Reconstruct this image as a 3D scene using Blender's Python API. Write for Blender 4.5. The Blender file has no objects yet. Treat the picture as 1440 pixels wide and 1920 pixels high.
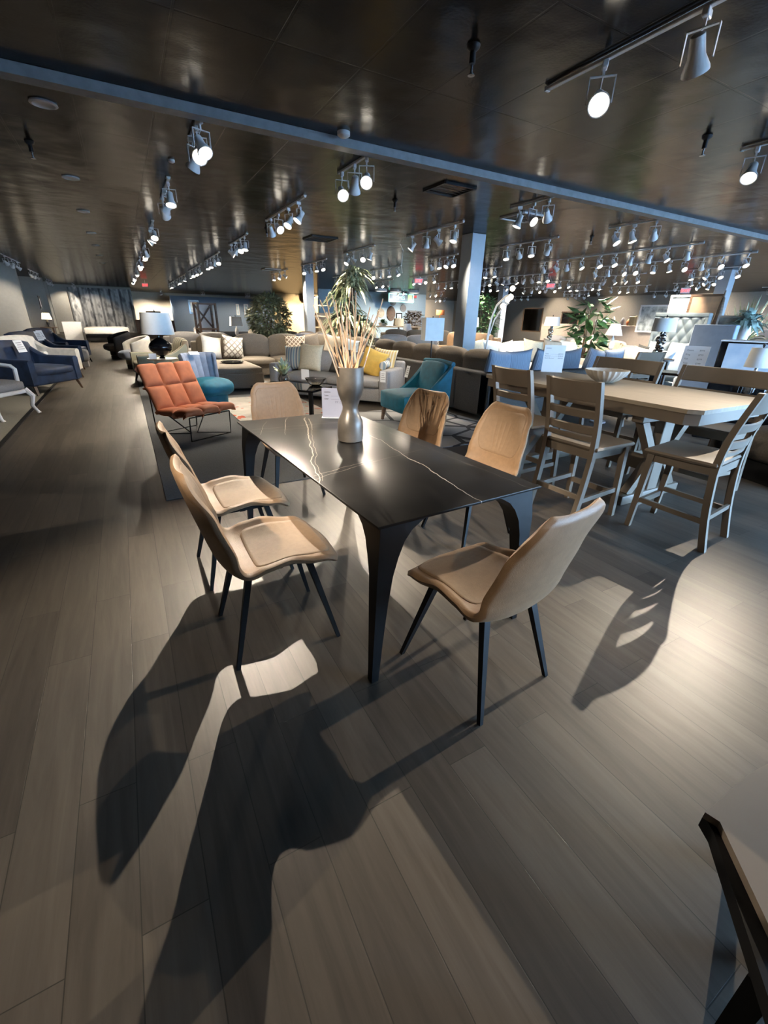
import bpy, bmesh, math, random
from mathutils import Vector, Matrix
R = math.radians
rnd = random.Random(11)
S = bpy.context.scene
SKY, EXPO = 50, 0
COL = S.collection
PI = math.pi

# ------------------------------------------------------------------ camera
CAM = Vector((0, 0, 1.45)); F = 806.68
yaw, pit, rol = R(29.676), R(24.278), R(-1.461)
fw = Vector((math.sin(yaw)*math.cos(pit), math.cos(yaw)*math.cos(pit), -math.sin(pit)))
rt0 = Vector((math.cos(yaw), -math.sin(yaw), 0)); dn0 = fw.cross(rt0)
rt = math.cos(rol)*rt0 + math.sin(rol)*dn0
dn = -math.sin(rol)*rt0 + math.cos(rol)*dn0
cd = bpy.data.cameras.new('camera'); cam = bpy.data.objects.new('camera', cd); COL.objects.link(cam)
cd.sensor_fit = 'HORIZONTAL'; cd.sensor_width = 36; cd.lens = F/1440*36; cd.clip_start = .02; cd.clip_end = 300
m3 = Matrix((rt, -dn, -fw)).transposed()
cam.matrix_world = Matrix.Translation(CAM) @ m3.to_4x4()
S.camera = cam

def ray(u, v): return rt*((u-720)/F) + dn*((v-960)/F) + fw
def az(u, v, z):            # point of a sight line at height z, at depth y, at x
    d = ray(u, v); return CAM + d*((z-CAM.z)/d.z)
def ay(u, v, y):
    d = ray(u, v); return CAM + d*(y/d.y)
def ax(u, v, x):
    d = ray(u, v); return CAM + d*(x/d.x)

# ------------------------------------------------------------------ materials
def mat(name, col, rough=.6, metal=0, var=.12, scale=12, bump=0, bscale=60, spec=.5, sheen=0, stretch=None, emit=0, col2=None, coat=0):
    m = bpy.data.materials.new(name); m.use_nodes = True
    nt = m.node_tree; N = nt.nodes; L = nt.links; b = N['Principled BSDF']
    b.inputs['Roughness'].default_value = rough; b.inputs['Metallic'].default_value = metal
    b.inputs['Specular IOR Level'].default_value = spec
    if sheen:
        b.inputs['Sheen Weight'].default_value = sheen; b.inputs['Sheen Roughness'].default_value = .4
        b.inputs['Sheen Tint'].default_value = (*[min(1, c*1.6+.1) for c in col], 1)
    if coat: b.inputs['Coat Weight'].default_value = coat
    tc = N.new('ShaderNodeTexCoord'); mp = N.new('ShaderNodeMapping')
    L.new(tc.outputs['Object'], mp.inputs['Vector'])
    if stretch: mp.inputs['Scale'].default_value = stretch
    nz = N.new('ShaderNodeTexNoise'); nz.inputs['Scale'].default_value = scale; nz.inputs['Detail'].default_value = 4
    L.new(mp.outputs[0], nz.inputs['Vector'])
    rp = N.new('ShaderNodeValToRGB'); c2 = col2 or [c*(1-var) for c in col]; c1 = col if col2 else [min(1, c*(1+var)) for c in col]
    rp.color_ramp.elements[0].color = (*c2, 1); rp.color_ramp.elements[1].color = (*c1, 1)
    rp.color_ramp.elements[0].position = .35; rp.color_ramp.elements[1].position = .65
    L.new(nz.outputs[0], rp.inputs[0]); L.new(rp.outputs[0], b.inputs['Base Color'])
    if emit:
        L.new(rp.outputs[0], b.inputs['Emission Color']); b.inputs['Emission Strength'].default_value = emit
    if bump:
        n2 = N.new('ShaderNodeTexNoise'); n2.inputs['Scale'].default_value = bscale; n2.inputs['Detail'].default_value = 3
        L.new(mp.outputs[0], n2.inputs['Vector'])
        bp = N.new('ShaderNodeBump'); bp.inputs['Strength'].default_value = bump; bp.inputs['Distance'].default_value = .01
        L.new(n2.outputs[0], bp.inputs['Height']); L.new(bp.outputs[0], b.inputs['Normal'])
    return m
def nd(nt, t, **k):
    n = nt.nodes.new(t)
    for a, v in k.items(): setattr(n, a, v)
    return n
def math_n(nt, op, a, b=None):
    n = nd(nt, 'ShaderNodeMath', operation=op)
    for i, x in enumerate((a, b)):
        if x is None: continue
        if isinstance(x, (int, float)): n.inputs[i].default_value = x
        else: nt.links.new(x, n.inputs[i])
    return n.outputs[0]
def stripes(name, cols, axis=0, period=.1, rough=.85, sharp=True, emit=0):   # striped fabric / wallpaper bands
    m = mat(name, cols[0], rough, var=.05); nt = m.node_tree; b = nt.nodes['Principled BSDF']
    tc = nd(nt, 'ShaderNodeTexCoord'); sp = nd(nt, 'ShaderNodeSeparateXYZ'); nt.links.new(tc.outputs['Object'], sp.inputs[0])
    f = math_n(nt, 'FRACT', math_n(nt, 'MULTIPLY', sp.outputs[axis], 1/period))
    rp = nd(nt, 'ShaderNodeValToRGB'); cr = rp.color_ramp; cr.interpolation = 'CONSTANT' if sharp else 'LINEAR'
    n = len(cols)
    while len(cr.elements) < n: cr.elements.new(.5)
    for i, c in enumerate(cols): cr.elements[i].position = i/n; cr.elements[i].color = (*c, 1)
    nt.links.new(f, rp.inputs[0]); nt.links.new(rp.outputs[0], b.inputs['Base Color'])
    return m
def lattice(name, bg, fg, period=.09):        # ogee lattice fabric
    m = mat(name, bg, .85); nt = m.node_tree; b = nt.nodes['Principled BSDF']
    tc = nd(nt, 'ShaderNodeTexCoord'); vo = nd(nt, 'ShaderNodeTexVoronoi', feature='DISTANCE_TO_EDGE'); vo.inputs['Scale'].default_value = 1/period
    vo.inputs['Randomness'].default_value = .0
    mp = nd(nt, 'ShaderNodeMapping'); mp.inputs['Rotation'].default_value = (0, R(45), 0); mp.inputs['Scale'].default_value = (1, .05, 1)
    nt.links.new(tc.outputs['Object'], mp.inputs[0]); nt.links.new(mp.outputs[0], vo.inputs['Vector'])
    rp = nd(nt, 'ShaderNodeValToRGB'); rp.color_ramp.interpolation = 'CONSTANT'
    rp.color_ramp.elements[0].color = (*fg, 1); rp.color_ramp.elements[1].color = (*bg, 1); rp.color_ramp.elements[1].position = .13
    nt.links.new(vo.outputs['Distance'], rp.inputs[0]); nt.links.new(rp.outputs[0], b.inputs['Base Color'])
    return m
def glow(name, col, s):
    m = bpy.data.materials.new(name); m.use_nodes = True; nt = m.node_tree
    b = nt.nodes['Principled BSDF']; b.inputs['Base Color'].default_value = (*col, 1); b.inputs['Emission Color'].default_value = (*col, 1)
    b.inputs['Emission Strength'].default_value = s
    m.cycles.emission_sampling = 'NONE'
    return m

def floor_mat():
    m = mat('wood_plank_floor', (.2, .16, .125), .42, var=.2); nt = m.node_tree; L = nt.links; b = nt.nodes['Principled BSDF']
    tc = nd(nt, 'ShaderNodeTexCoord'); sp = nd(nt, 'ShaderNodeSeparateXYZ'); cb = nd(nt, 'ShaderNodeCombineXYZ')
    L.new(tc.outputs['Object'], sp.inputs[0])
    L.new(sp.outputs[1], cb.inputs[0]); L.new(math_n(nt, 'ADD', sp.outputs[0], -.085), cb.inputs[1])
    br = nd(nt, 'ShaderNodeTexBrick'); br.offset = .37; br.offset_frequency = 2; br.squash = 1
    for k, v in (('Scale', 1), ('Mortar Size', .0016), ('Mortar Smooth', .2), ('Bias', 0), ('Brick Width', 1.22), ('Row Height', .1625)): br.inputs[k].default_value = v
    br.inputs['Color1'].default_value = (0, 0, 0, 1); br.inputs['Color2'].default_value = (1, 1, 1, 1); br.inputs['Mortar'].default_value = (.5, .5, .5, 1)
    L.new(cb.outputs[0], br.inputs['Vector'])
    mp = nd(nt, 'ShaderNodeMapping'); mp.inputs['Scale'].default_value = (14, 1.1, 1); L.new(tc.outputs['Object'], mp.inputs[0])
    off = nd(nt, 'ShaderNodeVectorMath', operation='ADD'); L.new(mp.outputs[0], off.inputs[0])
    sc = nd(nt, 'ShaderNodeVectorMath', operation='SCALE'); sc.inputs['Scale'].default_value = 9; L.new(br.outputs['Color'], sc.inputs[0]); L.new(sc.outputs[0], off.inputs[1])
    nz = nd(nt, 'ShaderNodeTexNoise'); nz.inputs['Scale'].default_value = 1.6; nz.inputs['Detail'].default_value = 6; nz.inputs['Roughness'].default_value = .62; nz.inputs['Distortion'].default_value = .6
    L.new(off.outputs[0], nz.inputs['Vector'])
    f = math_n(nt, 'ADD', math_n(nt, 'MULTIPLY', nz.outputs[0], .75), math_n(nt, 'MULTIPLY', br.outputs['Color'], .28))
    rp = nd(nt, 'ShaderNodeValToRGB'); e = rp.color_ramp.elements
    e[0].position = .2; e[0].color = (.036, .029, .023, 1); e[1].position = .85; e[1].color = (.128, .107, .085, 1)
    x = e.new(.5); x.color = (.074, .061, .048, 1)
    L.new(f, rp.inputs[0])
    mx = nd(nt, 'ShaderNodeMixRGB'); mx.inputs[2].default_value = (.03, .025, .02, 1)
    L.new(br.outputs['Fac'], mx.inputs[0]); L.new(rp.outputs[0], mx.inputs[1]); L.new(mx.outputs[0], b.inputs['Base Color'])
    bp = nd(nt, 'ShaderNodeBump'); bp.inputs['Strength'].default_value = .25; bp.inputs['Distance'].default_value = .003
    h = math_n(nt, 'SUBTRACT', math_n(nt, 'MULTIPLY', nz.outputs[0], .5), br.outputs['Fac'])
    L.new(h, bp.inputs['Height']); L.new(bp.outputs[0], b.inputs['Normal'])
    return m
def ceiling_mat():
    m = mat('dark_ceiling_tile', (.028, .025, .022), .2, spec=.07, var=.15, scale=2); nt = m.node_tree; L = nt.links; b = nt.nodes['Principled BSDF']
    tc = nd(nt, 'ShaderNodeTexCoord'); sp = nd(nt, 'ShaderNodeSeparateXYZ'); cb = nd(nt, 'ShaderNodeCombineXYZ'); L.new(tc.outputs['Object'], sp.inputs[0])
    L.new(math_n(nt, 'ADD', sp.outputs[1], -1.2), cb.inputs[0]); L.new(math_n(nt, 'ADD', sp.outputs[0], .03), cb.inputs[1])
    br = nd(nt, 'ShaderNodeTexBrick'); br.offset = 0
    for k, v in (('Scale', 1), ('Mortar Size', .010), ('Mortar Smooth', .3), ('Brick Width', 1.22), ('Row Height', .61)): br.inputs[k].default_value = v
    br.inputs['Color1'].default_value = (0, 0, 0, 1); br.inputs['Color2'].default_value = (1, 1, 1, 1)
    L.new(cb.outputs[0], br.inputs['Vector'])
    nz = nd(nt, 'ShaderNodeTexNoise'); nz.inputs['Scale'].default_value = 1.7; nz.inputs['Detail'].default_value = 2; L.new(tc.outputs['Object'], nz.inputs['Vector'])
    n2 = nd(nt, 'ShaderNodeTexNoise'); n2.inputs['Scale'].default_value = 45; L.new(tc.outputs['Object'], n2.inputs['Vector'])
    h = math_n(nt, 'SUBTRACT', math_n(nt, 'ADD', math_n(nt, 'MULTIPLY', nz.outputs[0], 2.2), math_n(nt, 'MULTIPLY', n2.outputs[0], .07)), math_n(nt, 'MULTIPLY', br.outputs['Fac'], .35))
    bp = nd(nt, 'ShaderNodeBump'); bp.inputs['Strength'].default_value = .35; bp.inputs['Distance'].default_value = .02
    L.new(h, bp.inputs['Height']); L.new(bp.outputs[0], b.inputs['Normal'])
    mx = nd(nt, 'ShaderNodeMixRGB'); mx.inputs[1].default_value = (.012, .0105, .0095, 1); mx.inputs[2].default_value = (.003, .003, .003, 1); L.new(br.outputs['Fac'], mx.inputs[0]); L.new(mx.outputs[0], b.inputs['Base Color'])
    return m
def marble_mat():
    m = mat('black_veined_stone', (.011, .0105, .0105), .28, spec=.13, var=.35, scale=3); nt = m.node_tree; L = nt.links; b = nt.nodes['Principled BSDF']
    tc = nd(nt, 'ShaderNodeTexCoord'); nz = nd(nt, 'ShaderNodeTexNoise'); nz.inputs['Scale'].default_value = 4; nz.inputs['Detail'].default_value = 5
    L.new(tc.outputs['Object'], nz.inputs['Vector'])
    wob = nd(nt, 'ShaderNodeVectorMath', operation='SCALE'); wob.inputs['Scale'].default_value = .09; L.new(nz.outputs[1], wob.inputs[0])
    pos = nd(nt, 'ShaderNodeVectorMath', operation='ADD'); L.new(tc.outputs['Object'], pos.inputs[0]); L.new(wob.outputs[0], pos.inputs[1])
    base = b.inputs['Base Color'].links[0].from_socket
    # veins in table coordinates (the table's own origin is its centre): ends, width, strength
    cx, cy = 1.066, 2.2; TR = Matrix.Rotation(-R(2.8), 3, 'Z')
    V = [((690, 812), (912, 944), .0028, .75), ((700, 800), (1000, 918), .0016, .22), ((572, 783), (600, 906), .004, .8), ((580, 785), (606, 902), .0018, .7),
         ((472, 806), (640, 792), .0025, .55), ((470, 812), (600, 800), .0015, .4), ((588, 893), (700, 862), .002, .65), ((590, 900), (690, 868), .0018, .65), ((690, 870), (790, 842), .0014, .3),
         ((538, 781), (533, 815), .002, .6), ((497, 790), (485, 815), .002, .7), ((700, 1000), (830, 970), .002, .18)]
    for a, c, w, s in V:
        a = TR @ (az(*a, .76)-Vector((cx, cy, 0))); c = TR @ (az(*c, .76)-Vector((cx, cy, 0))); a.z = c.z = 0
        d = (c-a); ln = d.length; d.normalize(); n = Vector((-d.y, d.x, 0))
        def dot(v, k):
            q = nd(nt, 'ShaderNodeVectorMath', operation='DOT_PRODUCT'); q.inputs[1].default_value = v; L.new(pos.outputs[0], q.inputs[0])
            return math_n(nt, 'ADD', q.outputs['Value'], k)
        off = Vector((.045, .045, .045))
        dist = math_n(nt, 'ABSOLUTE', dot(n, -n.dot(a)-n.dot(off)))
        al = dot(d, -d.dot(a)-d.dot(off)-ln/2)
        inside = math_n(nt, 'LESS_THAN', math_n(nt, 'ABSOLUTE', al), ln/2)
        k = math_n(nt, 'SUBTRACT', 1, math_n(nt, 'DIVIDE', dist, w)); k.node.use_clamp = True
        mx = nd(nt, 'ShaderNodeMixRGB'); mx.inputs[2].default_value = (.62, .55, .46, 1)
        L.new(math_n(nt, 'MULTIPLY', math_n(nt, 'MULTIPLY', k, inside), s), mx.inputs[0]); L.new(base, mx.inputs[1]); base = mx.outputs[0]
    L.new(base, b.inputs['Base Color'])
    return m

M = dict(
 floor=floor_mat(), ceil=ceiling_mat(), stone=marble_mat(),
 beam=mat('painted_beam', (.16, .165, .17), .5), white=mat('white_enamel', (.8, .8, .8), .35, var=.03), white_m=mat('white_plastic', (.75, .75, .74), .4, var=.03),
 black=mat('matt_black_metal', (.006, .006, .0065), .5, var=.2, spec=.25), iron=mat('blackened_steel', (.02, .02, .022), .45, .6),
 tan=mat('tan_leatherette', (.255, .158, .088), .52, var=.08, scale=30, bump=.15, bscale=300, sheen=.15), tan_in=mat('tan_soft_leatherette', (.25, .162, .095), .6, var=.06, scale=40, bump=.2, bscale=500, sheen=.2),
 bronze=mat('dark_bronze_glaze', (.12, .105, .09), .36, .3, var=.5, scale=5, bump=.08, bscale=20), reed=mat('dried_bamboo', (.60, .38, .22), .7, var=.3, scale=6, stretch=(4, 4, 1)),
 reed2=mat('pale_dried_bamboo', (.70, .53, .36), .7, var=.25, scale=6),
 ash=mat('weathered_grey_brown_wood', (.175, .142, .108), .5, var=.1, scale=3), ash_top=mat('washed_oak_top', (.32, .27, .205), .42, var=.1, scale=3, stretch=(14, 1.2, 8)),
 wall=mat('greige_paint', (.42, .41, .37), .8, var=.03), wallc=mat('cream_paint', (.62, .57, .47), .8, var=.03), wallb=mat('slate_blue_paint', (.20, .26, .34), .75, var=.04), wallp=mat('pale_blue_paint', (.40, .52, .60), .8, var=.03),
 taupe=mat('taupe_paint', (.34, .30, .25), .8, var=.04), pillar=mat('grey_white_column_paint', (.37, .41, .45), .6, var=.02), beige=mat('beige_paint', (.38, .32, .275), .8, var=.04), gold=mat('golden_paint', (.58, .42, .22), .8, var=.08),
 orange=mat('burnt_orange_velvet', (.41, .115, .042), .7, var=.15, scale=9, sheen=.6), teal=mat('teal_velvet', (.002, .12, .195), .7, var=.12, sheen=.4), bluegrey=mat('blue_grey_velvet', (.25, .29, .37), .7, var=.1, sheen=.5),
 navy=mat('navy_velvet', (.014, .03, .07), .65, var=.3, scale=7, sheen=.4), char=mat('charcoal_chenille', (.07, .067, .066), .9, var=.2, scale=60, bump=.3, bscale=200), corder=stripes('blue_grey_corduroy', [(.12, .16, .22), (.2, .25, .33)], 0, .022),
 mush=mat('mushroom_chenille', (.165, .14, .112), .9, var=.12, scale=60, bump=.2, bscale=200), mush_d=mat('dark_mushroom_chenille', (.15, .125, .10), .9, var=.12, scale=60, bump=.2, bscale=200), grey=mat('dove_grey_weave', (.27, .27, .28), .9, var=.1, scale=70, bump=.2, bscale=200),
 ivory=mat('ivory_weave', (.80, .77, .70), .9, var=.06), cream=mat('cream_linen', (.60, .54, .40), .9, var=.08, scale=40), yellow=mat('mustard_linen', (.68, .44, .10), .85, var=.08), pale=mat('pale_blue_linen', (.42, .50, .56), .9, var=.08),
 shade=mat('linen_lampshade', (.72, .75, .76), .85, var=.03), paper=mat('white_paper', (.82, .84, .86), .6, var=.01), paper_d=mat('lilac_white_paper', (.40, .385, .43), .6, var=.02), ink=mat('dark_ink', (.03, .03, .035), .6), inkg=mat('grey_ink', (.25, .25, .27), .6),
 stripe=stripes('striped_upholstery', [(.34, .33, .24), (.05, .045, .04), (.34, .33, .24), (.22, .17, .12)], 0, .16), stripe_b=stripes('blue_cream_stripe', [(.25, .36, .45), (.6, .58, .5), (.16, .2, .26), (.6, .6, .55)], 0, .12), stripe_y=stripes('yellow_cream_stripe', [(.62, .45, .18), (.72, .64, .48)], 0, .05),
 latt=lattice('brown_lattice_fabric', (.22, .15, .10), (.68, .6, .47), .075), latt_w=lattice('ivory_lattice_fabric', (.66, .62, .55), (.25, .22, .18), .1),
 carpet=mat('slate_carpet', (.095, .10, .105), .95, var=.15, scale=90, bump=.4, bscale=400), carpet_l=mat('light_grey_carpet', (.27, .26, .23), .95, var=.08, scale=90, bump=.3, bscale=400),
 leaf=mat('green_leaf', (.05, .13, .045), .45, var=.5, scale=5), leafp=mat('variegated_leaf', (.74, .73, .46), .5, scale=16, col2=(.13, .21, .10), stretch=(1, 1, .3)), leafo=mat('olive_leaf', (.42, .42, .25), .5, scale=5, col2=(.06, .09, .035)), leafb=mat('blue_green_leaf', (.35, .48, .45), .6, var=.3), trunk=mat('brown_bark', (.14, .09, .055), .8, var=.35),
 wood=mat('dark_walnut', (.085, .05, .03), .45, var=.35, scale=5, stretch=(1, 1, 8)), woodl=mat('light_oak', (.5, .36, .22), .5, var=.2, scale=5), red=glow('red_exit_letters', (1, .07, .06), 3.5), tealglow=glow('teal_sign_glow', (.35, .95, .85), 1.3), greenglow=glow('green_sign_glow', (.35, .9, .25), .9),
 lens=glow('warm_led_lens', (1, .9, .74), 11), lensw=glow('lit_white_diffuser', (1, .97, .9), 1.2), bulbw=glow('lit_shade', (1, .9, .72), 2.2), chrome=mat('brushed_chrome', (.6, .61, .62), .22, 1, var=.05), gloss=mat('gloss_black_ceramic', (.006, .006, .007), .08, var=.1), mirror=mat('mirror_glass', (.8, .82, .84), .04, 1, var=.01),
 porc=mat('ribbed_stoneware', (.46, .42, .36), .6, var=.1), brownrug=mat('brown_shag', (.2, .16, .11), .95), sand=mat('sand_weave', (.48, .42, .33), .9, var=.1), silver=mat('silver_tufted_vinyl', (.13, .165, .19), .5, var=.06),
 print=mat('blue_cloud_print', (.40, .50, .62), .5, scale=4, col2=(.62, .66, .72)), art=mat('abstract_print', (.55, .60, .60), .5, scale=6, col2=(.16, .19, .2)), artb=mat('pale_blue_print', (.6, .72, .8), .4, scale=5, col2=(.3, .42, .52)), orangep=mat('orange_poster', (.5, .17, .06), .6), tanp=mat('tan_flame_poster', (.42, .25, .14), .6, scale=2.5, col2=(.2, .15, .11)),
)
def glass_mat():
    m = bpy.data.materials.new('clear_glass'); m.use_nodes = True; b = m.node_tree.nodes['Principled BSDF']
    b.inputs['Transmission Weight'].default_value = 1; b.inputs['Roughness'].default_value = .02; b.inputs['IOR'].default_value = 1.45
    return m
M['glass'] = glass_mat()

# ------------------------------------------------------------------ mesh building
class G:
    def __init__(s): s.v = []; s.f = []
    def add(s, vs, fs, mx=None):
        o = len(s.v)
        s.v += [tuple(mx @ Vector(p)) if mx else tuple(p) for p in vs]
        s.f += [[i+o for i in f] for f in fs]; return s
    def box(s, c, d, rz=0, bev=0, seg=3, mx=None):
        bm = bmesh.new(); bmesh.ops.create_cube(bm, size=1)
        bmesh.ops.scale(bm, vec=d, verts=bm.verts)
        if bev: bmesh.ops.bevel(bm, geom=bm.edges[:], offset=min(bev, .49*min(d)), segments=seg, affect='EDGES', profile=.5)
        t = Matrix.Translation(c) @ Matrix.Rotation(rz, 4, 'Z')
        if mx: t = mx @ t
        bm.verts.index_update()
        s.add([v.co[:] for v in bm.verts], [[v.index for v in f.verts] for f in bm.faces], t); bm.free(); return s
    def cushion(s, c, d, rz=0, bev=.06, puff=.03, mx=None, seg=6):      # a box with crowned faces
        bm = bmesh.new(); bmesh.ops.create_cube(bm, size=2)
        bmesh.ops.subdivide_edges(bm, edges=bm.edges[:], cuts=seg, use_grid_fill=True)
        hx, hy, hz = d[0]/2, d[1]/2, d[2]/2
        for v in bm.verts:
            x, y, z = v.co; b = (bev/hx, bev/hy, bev/hz)
            p = Vector((x*hx, y*hy, z*hz))
            cl = Vector([max(-(h-bev), min(h-bev, q)) if h > bev else 0 for q, h in zip(p, (hx, hy, hz))])
            dd = p-cl
            if dd.length > 1e-6: p = cl+dd.normalized()*min(bev, dd.length if dd.length < bev else bev)
            p += Vector((x*(1-y*y)*(1-z*z)*puff*.6, y*(1-x*x)*(1-z*z)*puff, z*(1-x*x)*(1-y*y)*puff))
            v.co = p
        t = Matrix.Translation(c) @ Matrix.Rotation(rz, 4, 'Z')
        if mx: t = mx @ t
        bm.verts.index_update()
        s.add([v.co[:] for v in bm.verts], [[v.index for v in f.verts] for f in bm.faces], t); bm.free(); return s
    def bar(s, p0, p1, a0, a1=None, up=(0, 0, 1)):           # square bar, (w,t) at each end
        p0, p1 = Vector(p0), Vector(p1); a1 = a1 or a0; d = (p1-p0).normalized(); u = Vector(up)
        if abs(d.dot(u)) > .97: u = Vector((0, 1, 0))
        x = d.cross(u).normalized(); y = x.cross(d)
        vs = []
        for p, a in ((p0, a0), (p1, a1)):
            for sx, sy in ((-1, -1), (1, -1), (1, 1), (-1, 1)): vs.append(p+x*sx*a[0]/2+y*sy*a[1]/2)
        return s.add(vs, [[3, 2, 1, 0], [4, 5, 6, 7], [0, 1, 5, 4], [1, 2, 6, 5], [2, 3, 7, 6], [3, 0, 4, 7]])
    def tube(s, pts, r, seg=8, closed=False):
        pts = [Vector(p) for p in pts]; n = len(pts); rs = r if isinstance(r, (list, tuple)) else [r]*n
        vs = []; fs = []; px = None
        for i, p in enumerate(pts):
            d = (pts[(i+1) % n]-pts[i-1]) if closed else (pts[min(i+1, n-1)]-pts[max(i-1, 0)])
            d.normalize()
            if px is None: px = d.orthogonal().normalized()
            else: px = (px-d*px.dot(d)).normalized()
            py = d.cross(px)
            for k in range(seg): vs.append(p+(px*math.cos(2*PI*k/seg)+py*math.sin(2*PI*k/seg))*rs[i])
        m = n if closed else n-1
        for i in range(m):
            for k in range(seg):
                a, b = i*seg, ((i+1) % n)*seg; k2 = (k+1) % seg
                fs.append([a+k, a+k2, b+k2, b+k])
        if not closed: fs += [list(range(seg))[::-1], [(n-1)*seg+k for k in range(seg)]]
        return s.add(vs, fs)
    def lathe(s, prof, c=(0, 0, 0), seg=24, mx=None, wav=None):
        vs = []; fs = []; n = len(prof)
        for i, (r, z) in enumerate(prof):
            for k in range(seg):
                a = 2*PI*k/seg; q = r*(wav(a, i) if wav else 1)
                vs.append((c[0]+q*math.cos(a), c[1]+q*math.sin(a), c[2]+z))
        for i in range(n-1):
            for k in range(seg): fs.append([i*seg+k, i*seg+(k+1) % seg, (i+1)*seg+(k+1) % seg, (i+1)*seg+k])
        if prof[0][0] > 1e-5: fs.append(list(range(seg))[::-1])
        if prof[-1][0] > 1e-5: fs.append([(n-1)*seg+k for k in range(seg)])
        return s.add(vs, fs, mx)
    def sheet(s, fn, nu, nv, th=.01, u0=-1, u1=1, v0=0, v1=1):    # thick curved sheet, fn(u,v) is its upper face
        P = [[Vector(fn(u0+(u1-u0)*i/(nu-1), v0+(v1-v0)*j/(nv-1))) for i in range(nu)] for j in range(nv)]
        Nn = [[None]*nu for _ in range(nv)]
        for j in range(nv):
            for i in range(nu):
                du = P[j][min(i+1, nu-1)]-P[j][max(i-1, 0)]; dv = P[min(j+1, nv-1)][i]-P[max(j-1, 0)][i]
                n = du.cross(dv); Nn[j][i] = n.normalized() if n.length > 1e-9 else Vector((0, 0, 1))
        vs = [P[j][i] for j in range(nv) for i in range(nu)]
        vs += [P[j][i]-Nn[j][i]*th for j in range(nv) for i in range(nu)]
        o = nu*nv; fs = []
        for j in range(nv-1):
            for i in range(nu-1):
                a = j*nu+i; fs.append([a, a+1, a+nu+1, a+nu]); fs.append([o+a+nu, o+a+nu+1, o+a+1, o+a])
        ring = [i for i in range(nu)]+[j*nu+nu-1 for j in range(1, nv)]+[(nv-1)*nu+i for i in range(nu-2, -1, -1)]+[j*nu for j in range(nv-2, 0, -1)]
        # rounded rim
        cen = sum((Vector(v) for v in vs[:o]), Vector())/o
        rim = []
        for k, a in enumerate(ring):
            b = ring[(k+1) % len(ring)]; z = ring[k-1]
            t = (vs[b]-vs[z]); j, i = divmod(a, nu); out = t.cross(Nn[j][i])
            out = out.normalized() if out.length > 1e-9 else Vector()
            rim.append(len(vs)); vs.append(vs[a]-Nn[j][i]*th*.5+out*th*.4)
        for k in range(len(ring)):
            k2 = (k+1) % len(ring)
            fs.append([ring[k2], ring[k], rim[k], rim[k2]]); fs.append([rim[k2], rim[k], o+ring[k], o+ring[k2]])
        return s.add(vs, fs)
    def text(s, body, size, mx, ext=.0006, align='LEFT'):
        cu = bpy.data.curves.new('lettering', 'FONT'); cu.body = body; cu.size = size; cu.extrude = ext; cu.align_x = align; cu.resolution_u = 2
        o = bpy.data.objects.new('lettering', cu); COL.objects.link(o)
        bpy.context.view_layer.update()
        me = bpy.data.meshes.new_from_object(o.evaluated_get(bpy.context.evaluated_depsgraph_get()))
        s.add([v.co[:] for v in me.vertices], [list(p.vertices) for p in me.polygons], mx)
        bpy.data.objects.remove(o); bpy.data.curves.remove(cu); bpy.data.meshes.remove(me); return s

def obj(name, g, m, parent=None, sharp=40, mx=None):
    me = bpy.data.meshes.new(name); me.from_pydata(g.v, [], g.f); me.update()
    bm = bmesh.new(); bm.from_mesh(me); bmesh.ops.recalc_face_normals(bm, faces=bm.faces[:]); bm.to_mesh(me); bm.free()
    me.polygons.foreach_set('use_smooth', [True]*len(me.polygons)); me.set_sharp_from_angle(angle=R(sharp))
    me.materials.append(M[m] if isinstance(m, str) else m)
    o = bpy.data.objects.new(name, me); COL.objects.link(o)
    if parent: o.parent = parent
    if mx: o.matrix_local = mx
    return o
def tag(o, label, cat, group=None):
    o['label'] = label; o['category'] = cat
    if group: o['group'] = group
    return o
def thing(name, label, cat, loc=(0, 0, 0), rz=0, group=None):
    o = bpy.data.objects.new(name, None); COL.objects.link(o); o.empty_display_size = .1
    o.location = loc; o.rotation_euler = (0, 0, rz); return tag(o, label, cat, group)
def struct(name, g, m, **k):
    o = obj(name, g, m, **k); o['kind'] = 'structure'; return o
def dup(root, loc, rz, label, group=None):
    def cp(o, par):
        c = o.copy(); COL.objects.link(c); c.parent = par
        for ch in o.children: cp(ch, c)
        return c
    r = cp(root, None); r.location = loc; r.rotation_euler = (0, 0, rz); r['label'] = label
    if group: r['group'] = group
    return r
def face(fx, fy): return math.atan2(fx, -fy)      # things are built with their front toward local -Y
def upright(p, rz=0, tilt=0): return Matrix.Translation(p) @ Matrix.Rotation(rz, 4, 'Z') @ Matrix.Rotation(PI/2-tilt, 4, 'X')

# ------------------------------------------------------------------ room
X0, X1, Y0, Y1, H = -9, 27.5, -3.2, 47.5, 3.05
struct('floor', G().box(((X0+X1)/2, (Y0+Y1)/2, -.05), (X1-X0+.4, Y1-Y0+.4, .1)), 'floor')
struct('ceiling', G().box(((X0+X1)/2, (Y0+Y1)/2, H+.05), (X1-X0+.4, Y1-Y0+.4, .1)), 'ceil')
struct('wall_left', G().box((X0-.1, (Y0+Y1)/2, H/2), (.2, Y1-Y0, H)), 'wall')
struct('wall_right', G().box((X1+.1, (Y0+Y1)/2, H/2), (.2, Y1-Y0, H)), 'taupe')
struct('wall_far', G().box(((X0+X1)/2, Y1+.1, H/2), (X1-X0+.4, .2, H)), 'wallc')
XW = 4.3
struct('wall_back', G().box(((X0+XW)/2, Y0-.1, H/2), (XW-X0, .2, H)).box(((XW+X1)/2, Y0-.1, .15), (X1-XW, .2, .3)).box(((XW+X1)/2, Y0-.1, 2.9), (X1-XW, .2, .3)), 'wall')
wm = bpy.data.materials.new('window_glass'); wm.use_nodes = True; nt = wm.node_tree
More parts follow.
